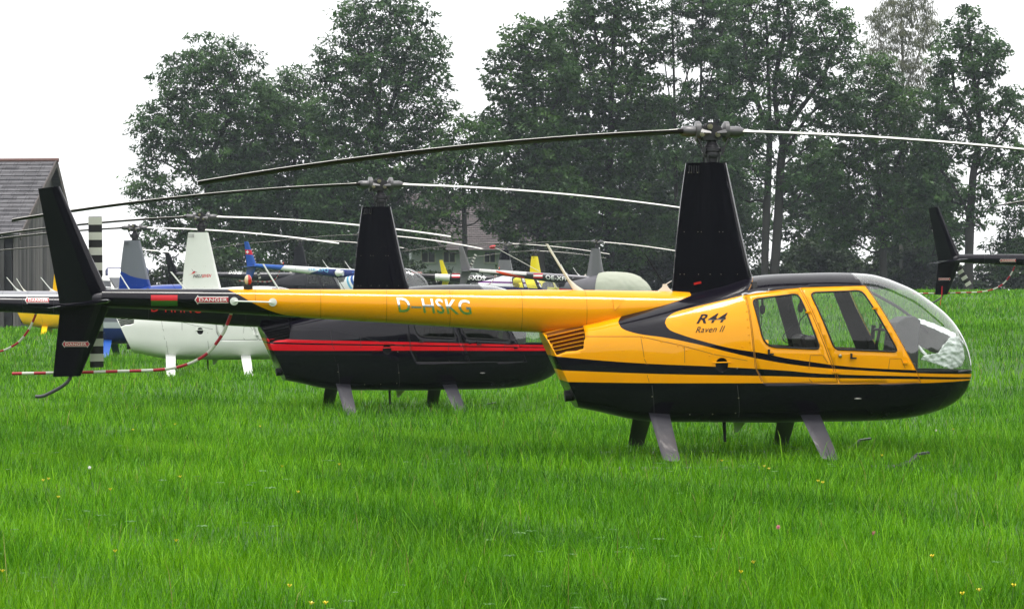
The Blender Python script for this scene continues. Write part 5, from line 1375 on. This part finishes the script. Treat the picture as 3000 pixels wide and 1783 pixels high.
def plank_mat(name, c0, c1):
    m, N, Lk, b = new_mat(name); b.inputs['Roughness'].default_value = .85
    tc = N.new('ShaderNodeTexCoord'); mp = N.new('ShaderNodeMapping'); mp.inputs['Scale'].default_value = (3, 3, .25)
    no = N.new('ShaderNodeTexNoise'); no.inputs['Scale'].default_value = 1.6; no.inputs['Detail'].default_value = 8
    Lk.new(tc.outputs['Object'], mp.inputs[0]); Lk.new(mp.outputs[0], no.inputs['Vector'])
    at_ = N.new('ShaderNodeAttribute'); at_.attribute_name = 'tint'
    ad = math_node(N, Lk, 'ADD', math_node(N, Lk, 'MULTIPLY', no.outputs['Fac'], .6), math_node(N, Lk, 'MULTIPLY', at_.outputs['Fac'], .5))
    r = N.new('ShaderNodeValToRGB'); r.color_ramp.elements[0].color = (*c0, 1); r.color_ramp.elements[1].color = (*c1, 1); r.color_ramp.elements[0].position = .25; r.color_ramp.elements[1].position = .85
    Lk.new(ad, r.inputs['Fac']); Lk.new(r.outputs['Color'], b.inputs['Base Color'])
    return m
def uv_plane(o, ax, ay):
    me = o.data; uv = me.uv_layers.new(name='UVMap')
    for l in me.loops:
        c = me.vertices[l.vertex_index].co; uv.data[l.index].uv = (c.dot(Vector(ax)), c.dot(Vector(ay)))

def barn():
    Y = 112.0; k = Y/F
    e = at(160, 472, Y); yaw = R(-7); W2 = 5.0; zr = e[2]; ze = CAMH-(688-HY)*k; Ln = 22.0
    root = empty('barn', (e[0], Y, 0), yaw, 'weathered grey wooden barn with slate roof at the left edge of the meadow', 'barn')
    pl = plank_mat('weathered_planks', (.042, .039, .042), (.165, .150, .148)); rng = random.Random(5)
    # gable wall and long wall of upright boards (x along the ridge, gable at x = 0)
    def boards(name, f, n, w, T):
        mb = MB(); tn = []
        for i in range(n):
            a = i*w - T; d = rng.uniform(0, .035)
            mb_v = len(mb.v); f(mb, a, a+w-.012, d); tn += [rng.random()]*(len(mb.v)-mb_v)
        o = mb.build(name, pl, root, sharp=20); at_ = o.data.attributes.new('tint', 'FLOAT', 'POINT'); at_.data.foreach_set('value', tn); return o
    slope = (zr-ze)/W2; slope2 = (zr-ze)/2.8; zt = lambda y: zr - (abs(y)*slope if y < 0 else y*slope2) - .15
    def gb(mb, a, b, d):
        V = [(-.3-d, y, z) for y, z in ((a,-.2),(b,-.2),(b,zt(b)),(a,zt(a)))]; V2 = [(-.36-d, y, z) for _, y, z in V]
        mb.add(V+V2, [(0,1,2,3),(7,6,5,4),(0,4,5,1),(1,5,6,2),(2,6,7,3),(3,7,4,0)])
    boards('gable_wall', gb, 37, .2, 4.8)
    def lb(mb, a, b, d): mb.box(((a+b)/2 - 11.3, -4.75-d, (ze-.3)/2), (b-a, .05, ze-.1))
    boards('front_wall', lb, 105, .2, 10.5)
    MB().box((-11.2, -1.1, ze/2-.2), (21.4, 7.0, ze-.6)).build('inner_wall', M['dark_interior'], root)
    sl = slate_mat('slate_roof', (.065, .062, .07), (.12, .115, .125), .62, .33)
    for s, nm in ((-1, 'roof'), (1, 'roof')):
        wd = W2 if s < 0 else 2.8; sl_ = slope if s < 0 else slope2
        n = Vector((0, s*sl_, 1)).normalized(); d = Vector((0, s*wd, ze-zr)).normalized()
        L = math.hypot(wd, zr-ze)+.35; rows = int(L/.33); mb = MB()
        for i in range(rows):     # overlapping courses of slates
            o0 = d*(i*.33); o1 = d*((i+1)*.33+.03); up0, up1 = n*.02, n*.05
            for j in range(36):
                x0, x1 = .12 - Ln*j/36, .12 - Ln*(j+1)/36+.012; jt = rng.uniform(0, .016)
                mb.add([Vector((x0,0,zr))+o0+up0, Vector((x1,0,zr))+o0+up0, Vector((x1,0,zr))+o1+up1+n*jt, Vector((x0,0,zr))+o1+up1+n*jt, Vector((x1,0,zr))+o1, Vector((x0,0,zr))+o1], [(0,1,2,3),(3,2,4,5)])
        o = mb.build(nm, sl, root, sharp=15); uv_plane(o, (1, 0, 0), tuple(d))
        a, b = Vector((.14, 0, zr)), Vector((.14, 0, zr)) + d*L
        MB().loft([[tuple(q + Vector((dx, 0, 0)) + n*h) for dx, h in ((0,.07),(-.06,.07),(-.06,-.2),(0,-.2))] for q in (a, b)]).build('verge_board', plank_board, root)
    MB().tube([(.2, 0, zr+.04), (-Ln, 0, zr+.04)], .10, 8).build('ridge_cap', pbr('rusty_ridge', (.13, .065, .055), .8, noise=.3), root)
    MB().box((-11, 2.62, ze/2), (22, .1, ze)).build('back_wall', M['dark_interior'], root)
plank_board = pbr('verge_wood', (.09, .075, .07), .85, noise=.3)
barn()

def house():
    Y = 165.0; k = Y/F; x0, x1 = (1205-CX)*k, (1600-CX)*k; ze = CAMH-(722-HY)*k; zr = CAMH-(560-HY)*k; gz = float(ground_z((x0+x1)/2, Y)); D = 9.0
    root = empty('house', ((x0+x1)/2, Y, gz), R(4), 'white rendered house with brown tiled roof behind the trees', 'house')
    w = (x1-x0)/2; zr -= gz; ze -= gz
    wall = pbr('white_render', (.52, .55, .56), .85, noise=.10, nscale=1.5); tile = slate_mat('brown_tiles', (.085, .072, .072), (.12, .10, .10), .3, .22)
    MB().prism([(0, 0), (D, 0), (D, ze), (D/2, zr-.25), (0, ze)], -w, w, 'x').build('wall', wall, root)
    for s in (0, 1):
        y0 = -.5 if s == 0 else D+.5; z0 = ze-.25; n = 26; mb = MB()
        a, b = Vector((0, D/2, zr)), Vector((0, y0, z0)); d = (b-a)/n; nn = Vector((0, -1 if s == 0 else 1, .9)).normalized()
        for i in range(n):
            p, q = a+d*i+nn*.02, a+d*(i+1.12)+nn*.05
            mb.add([(-w-.5, *p.yz), (w+.5, *p.yz), (w+.5, *q.yz), (-w-.5, *q.yz), (w+.5, *(q-nn*.06).yz), (-w-.5, *(q-nn*.06).yz)], [(0,1,2,3),(3,2,4,5)])
        o = mb.build('roof', tile, root, sharp=10); uv_plane(o, (1, 0, 0), tuple((b-a).normalized()))
    gl = pbr('dark_pane', (.02, .022, .03), .1, coat=.5)
    for px0, px1, py0, py1 in ((1236,1273,737,768),(1300,1332,738,768),(1420,1450,738,768),(1500,1530,738,768)):
        xa, xb = (px0-CX)*k-(x0+x1)/2, (px1-CX)*k-(x0+x1)/2; za, zb = CAMH-(py1-HY)*k-gz, CAMH-(py0-HY)*k-gz
        f = MB()
        for bx in (((xa+xb)/2, za-.04, xb-xa+.16, .08), ((xa+xb)/2, zb+.04, xb-xa+.16, .08), (xa-.04, (za+zb)/2, .08, zb-za), (xb+.04, (za+zb)/2, .08, zb-za), ((xa+xb)/2, (za+zb)/2, .05, zb-za)):
            f.box((bx[0], -.03, bx[1]), (bx[2], .1, bx[3]))
        fo = f.build('window', M['off_white'], root); MB().box(((xa+xb)/2, -.015, (za+zb)/2), (xb-xa, .03, zb-za)).build('pane', gl, fo)
    MB().box((w*.3, D/2+.6, zr+.2), (.7, .7, 1.4)).build('chimney', pbr('chimney_brick', (.2, .09, .07), .9, noise=.3), root)
house()

def van(name, label, px, Y, yaw, L, W, H, body, dark):
    """parked van: rounded body shell, glazing band, wheels"""
    x = (px-CX)*Y/F; root = empty(name, (x, Y, float(ground_z(x, Y))), R(yaw), label, 'van')
    prof = [(-L/2, .45), (-L/2, H*.60), (-L/2+.10, H*.93), (-L/2+.3, H), (L*.16, H), (L*.30, H*.62), (L/2-.12, H*.52), (L/2, H*.40), (L/2, .40), (L/2-.1, .32), (-L/2+.1, .32)]
    secs = []
    for y, k in ((-W/2, .94), (-W/2+.08, 1), (W/2-.08, 1), (W/2, .94)): secs.append([(a*(.985 if k < 1 else 1), y, .32 + (b-.32)*k) for a, b in prof])
    MB().loft(secs).build('body', body, root, bevel=.04, sharp=40)
    gm = pbr('van_glass', (.03, .035, .045), .08, coat=.8)
    for s in (-1, 1):
        for a, b in ((-L/2+.25, -L*.20), (-L*.17, L*.05), (L*.08, L*.22)):
            MB().prism([(a, H*.60), (b+.12, H*.60), (b, H*.90), (a, H*.90)], s*(W/2+.004), s*(W/2-.03)).build('side_window', gm, root)
        for a in (-L*.30, L*.32):
            wh = MB().cyl((a, s*(W/2-.16), .32), (a, s*(W/2+.01), .32), .32, 20).build('wheel', M['rubber'], root)
            MB().cyl((a, s*(W/2-.02), .32), (a, s*(W/2+.02), .32), .19, 14).build('rim', M['steel'], wh)
        MB().box((L/2-.02, s*(W/2-.3), .78), (.06, .34, .16)).build('headlight', M['clear_lens'], root)
    wsx = [(L*.175, H*.965), (L*.295, H*.66)]
    MB().loft([[(a+.03, y, b) for y in (-W/2+.14, W/2-.14)] + [(a-.01, y, b-.02) for y in (W/2-.14, -W/2+.14)] for a, b in wsx]).build('windscreen', gm, root)
van('parked_van', 'white van with a grey window band, parked beyond the black tail fin', 322, 100, -38, 4.6, 1.85, 2.05, M['white_paint'], None)
van('parked_van', 'dark blue van parked just left of the grey mast fairing', 372, 106, -80, 4.8, 1.9, 2.45, pbr('navy_van_paint', (.012, .02, .09), .3, coat=.8), None)

# ------------------------------------------------------------------ light, sky, air, camera
EXPOSURE = .62
def light():
    w = bpy.data.worlds.new('World'); SC.world = w; w.use_nodes = True; N, Lk = w.node_tree.nodes, w.node_tree.links
    bg = N['Background']; bg.inputs['Strength'].default_value = .12
    sk = N.new('ShaderNodeTexSky'); sk.sky_type = 'NISHITA'; sk.sun_disc = False; sk.sun_elevation = R(82); sk.sun_rotation = R(160); sk.air_density = 1.0; sk.dust_density = 6.0; sk.ozone_density = 1.0; sk.altitude = 600
    # closed cloud deck: the sky's own brightness, drained of blue and evened out
    hs = N.new('ShaderNodeHueSaturation'); hs.inputs['Saturation'].default_value = .10; Lk.new(sk.outputs[0], hs.inputs['Color'])
    mx = N.new('ShaderNodeMix'); mx.data_type = 'RGBA'; mx.inputs['Factor'].default_value = .72; Lk.new(hs.outputs[0], mx.inputs['A'])
    tc = N.new('ShaderNodeTexCoord'); no = N.new('ShaderNodeTexNoise'); no.inputs['Scale'].default_value = 2.2; no.inputs['Detail'].default_value = 6; Lk.new(tc.outputs['Generated'], no.inputs['Vector'])
    rp = N.new('ShaderNodeValToRGB'); rp.color_ramp.elements[0].color = (9.5, 9.6, 9.8, 1); rp.color_ramp.elements[1].color = (13.5, 13.5, 13.4, 1); rp.color_ramp.elements[0].position = .3; rp.color_ramp.elements[1].position = .7
    Lk.new(no.outputs['Fac'], rp.inputs['Fac']); Lk.new(rp.outputs['Color'], mx.inputs['B']); Lk.new(mx.outputs['Result'], bg.inputs['Color'])
    l = bpy.data.lights.new('sun', 'SUN'); l.energy = 1.5; l.angle = R(16); l.color = (1, .96, .90); o = link(bpy.data.objects.new('sun', l))
    el, az = R(82), R(160)
    d = Vector((math.sin(az)*math.cos(el), math.cos(az)*math.cos(el), math.sin(el))); o.rotation_euler = d.to_track_quat('Z', 'Y').to_euler(); o.location = d*60
light()

def hill():
    # wooded rise on the photographer's side of the field (mirrored in the windows and paintwork)
    n, m_ = 90, 10; co = []
    for i in range(n+1):
        a = R(124 + 290*i/n)
        for j in range(m_+1):
            t = j/m_; r = 75 + 130*t; h = 46*math.sin(min(t*1.25, 1)*math.pi/2)*(1 + .22*math.sin(a*5+1) + .12*math.sin(a*13) + .05*math.sin(a*37)) - 1
            co.append((r*math.cos(a), r*math.sin(a), h))
    f = []
    for i in range(n):
        for j in range(m_): b = i*(m_+1)+j; f += [b, b+m_+1, b+m_+2, b+1]
    me = num_mesh('hill', np.array(co), np.array(f), 4, pbr('wooded_hill', (.022, .045, .014), .95, noise=.5, nscale=.12))
    for p in me.polygons: p.use_smooth = True
    tag(link(bpy.data.objects.new('hill', me)), 'wooded hill on the near side of the field', 'hill', kind='structure')
hill()

def haze():
    me = MB().box((0, 72, 9.5), (130, 240, 23)).mesh('haze', fix=True); m = bpy.data.materials.new('damp_air'); m.use_nodes = True
    N, Lk = m.node_tree.nodes, m.node_tree.links; N.remove(N['Principled BSDF']); v = N.new('ShaderNodeVolumePrincipled')
    v.inputs['Color'].default_value = (.80, .88, 1.0, 1); v.inputs['Density'].default_value = HAZE; v.inputs['Anisotropy'].default_value = .2
    Lk.new(v.outputs[0], N['Material Output'].inputs['Volume']); me.materials.append(m)
    tag(link(bpy.data.objects.new('haze', me)), 'thin damp haze over the meadow', 'haze', kind='stuff')
HAZE = .0003
haze()

cam = bpy.data.cameras.new('camera'); co_ = link(bpy.data.objects.new('camera', cam)); SC.camera = co_
cam.sensor_width = 36; cam.lens = 36*F/3000; cam.clip_end = 4000; cam.clip_start = .1
co_.location = (0, 0, CAMH); co_.rotation_euler = (R(90) - math.atan((891.5-HY)/F), 0, 0)
SC.view_settings.view_transform = 'Standard'; SC.view_settings.look = 'None'; SC.view_settings.exposure = EXPOSURE; SC.view_settings.gamma = 1; SC.view_settings.use_curve_mapping = False
SC.cycles.use_denoising = True
SC.cycles.max_bounces = 8; SC.cycles.diffuse_bounces = 3; SC.cycles.glossy_bounces = 3; SC.cycles.transmission_bounces = 6; SC.cycles.transparent_max_bounces = 16
SC.cycles.caustics_reflective = False; SC.cycles.caustics_refractive = False
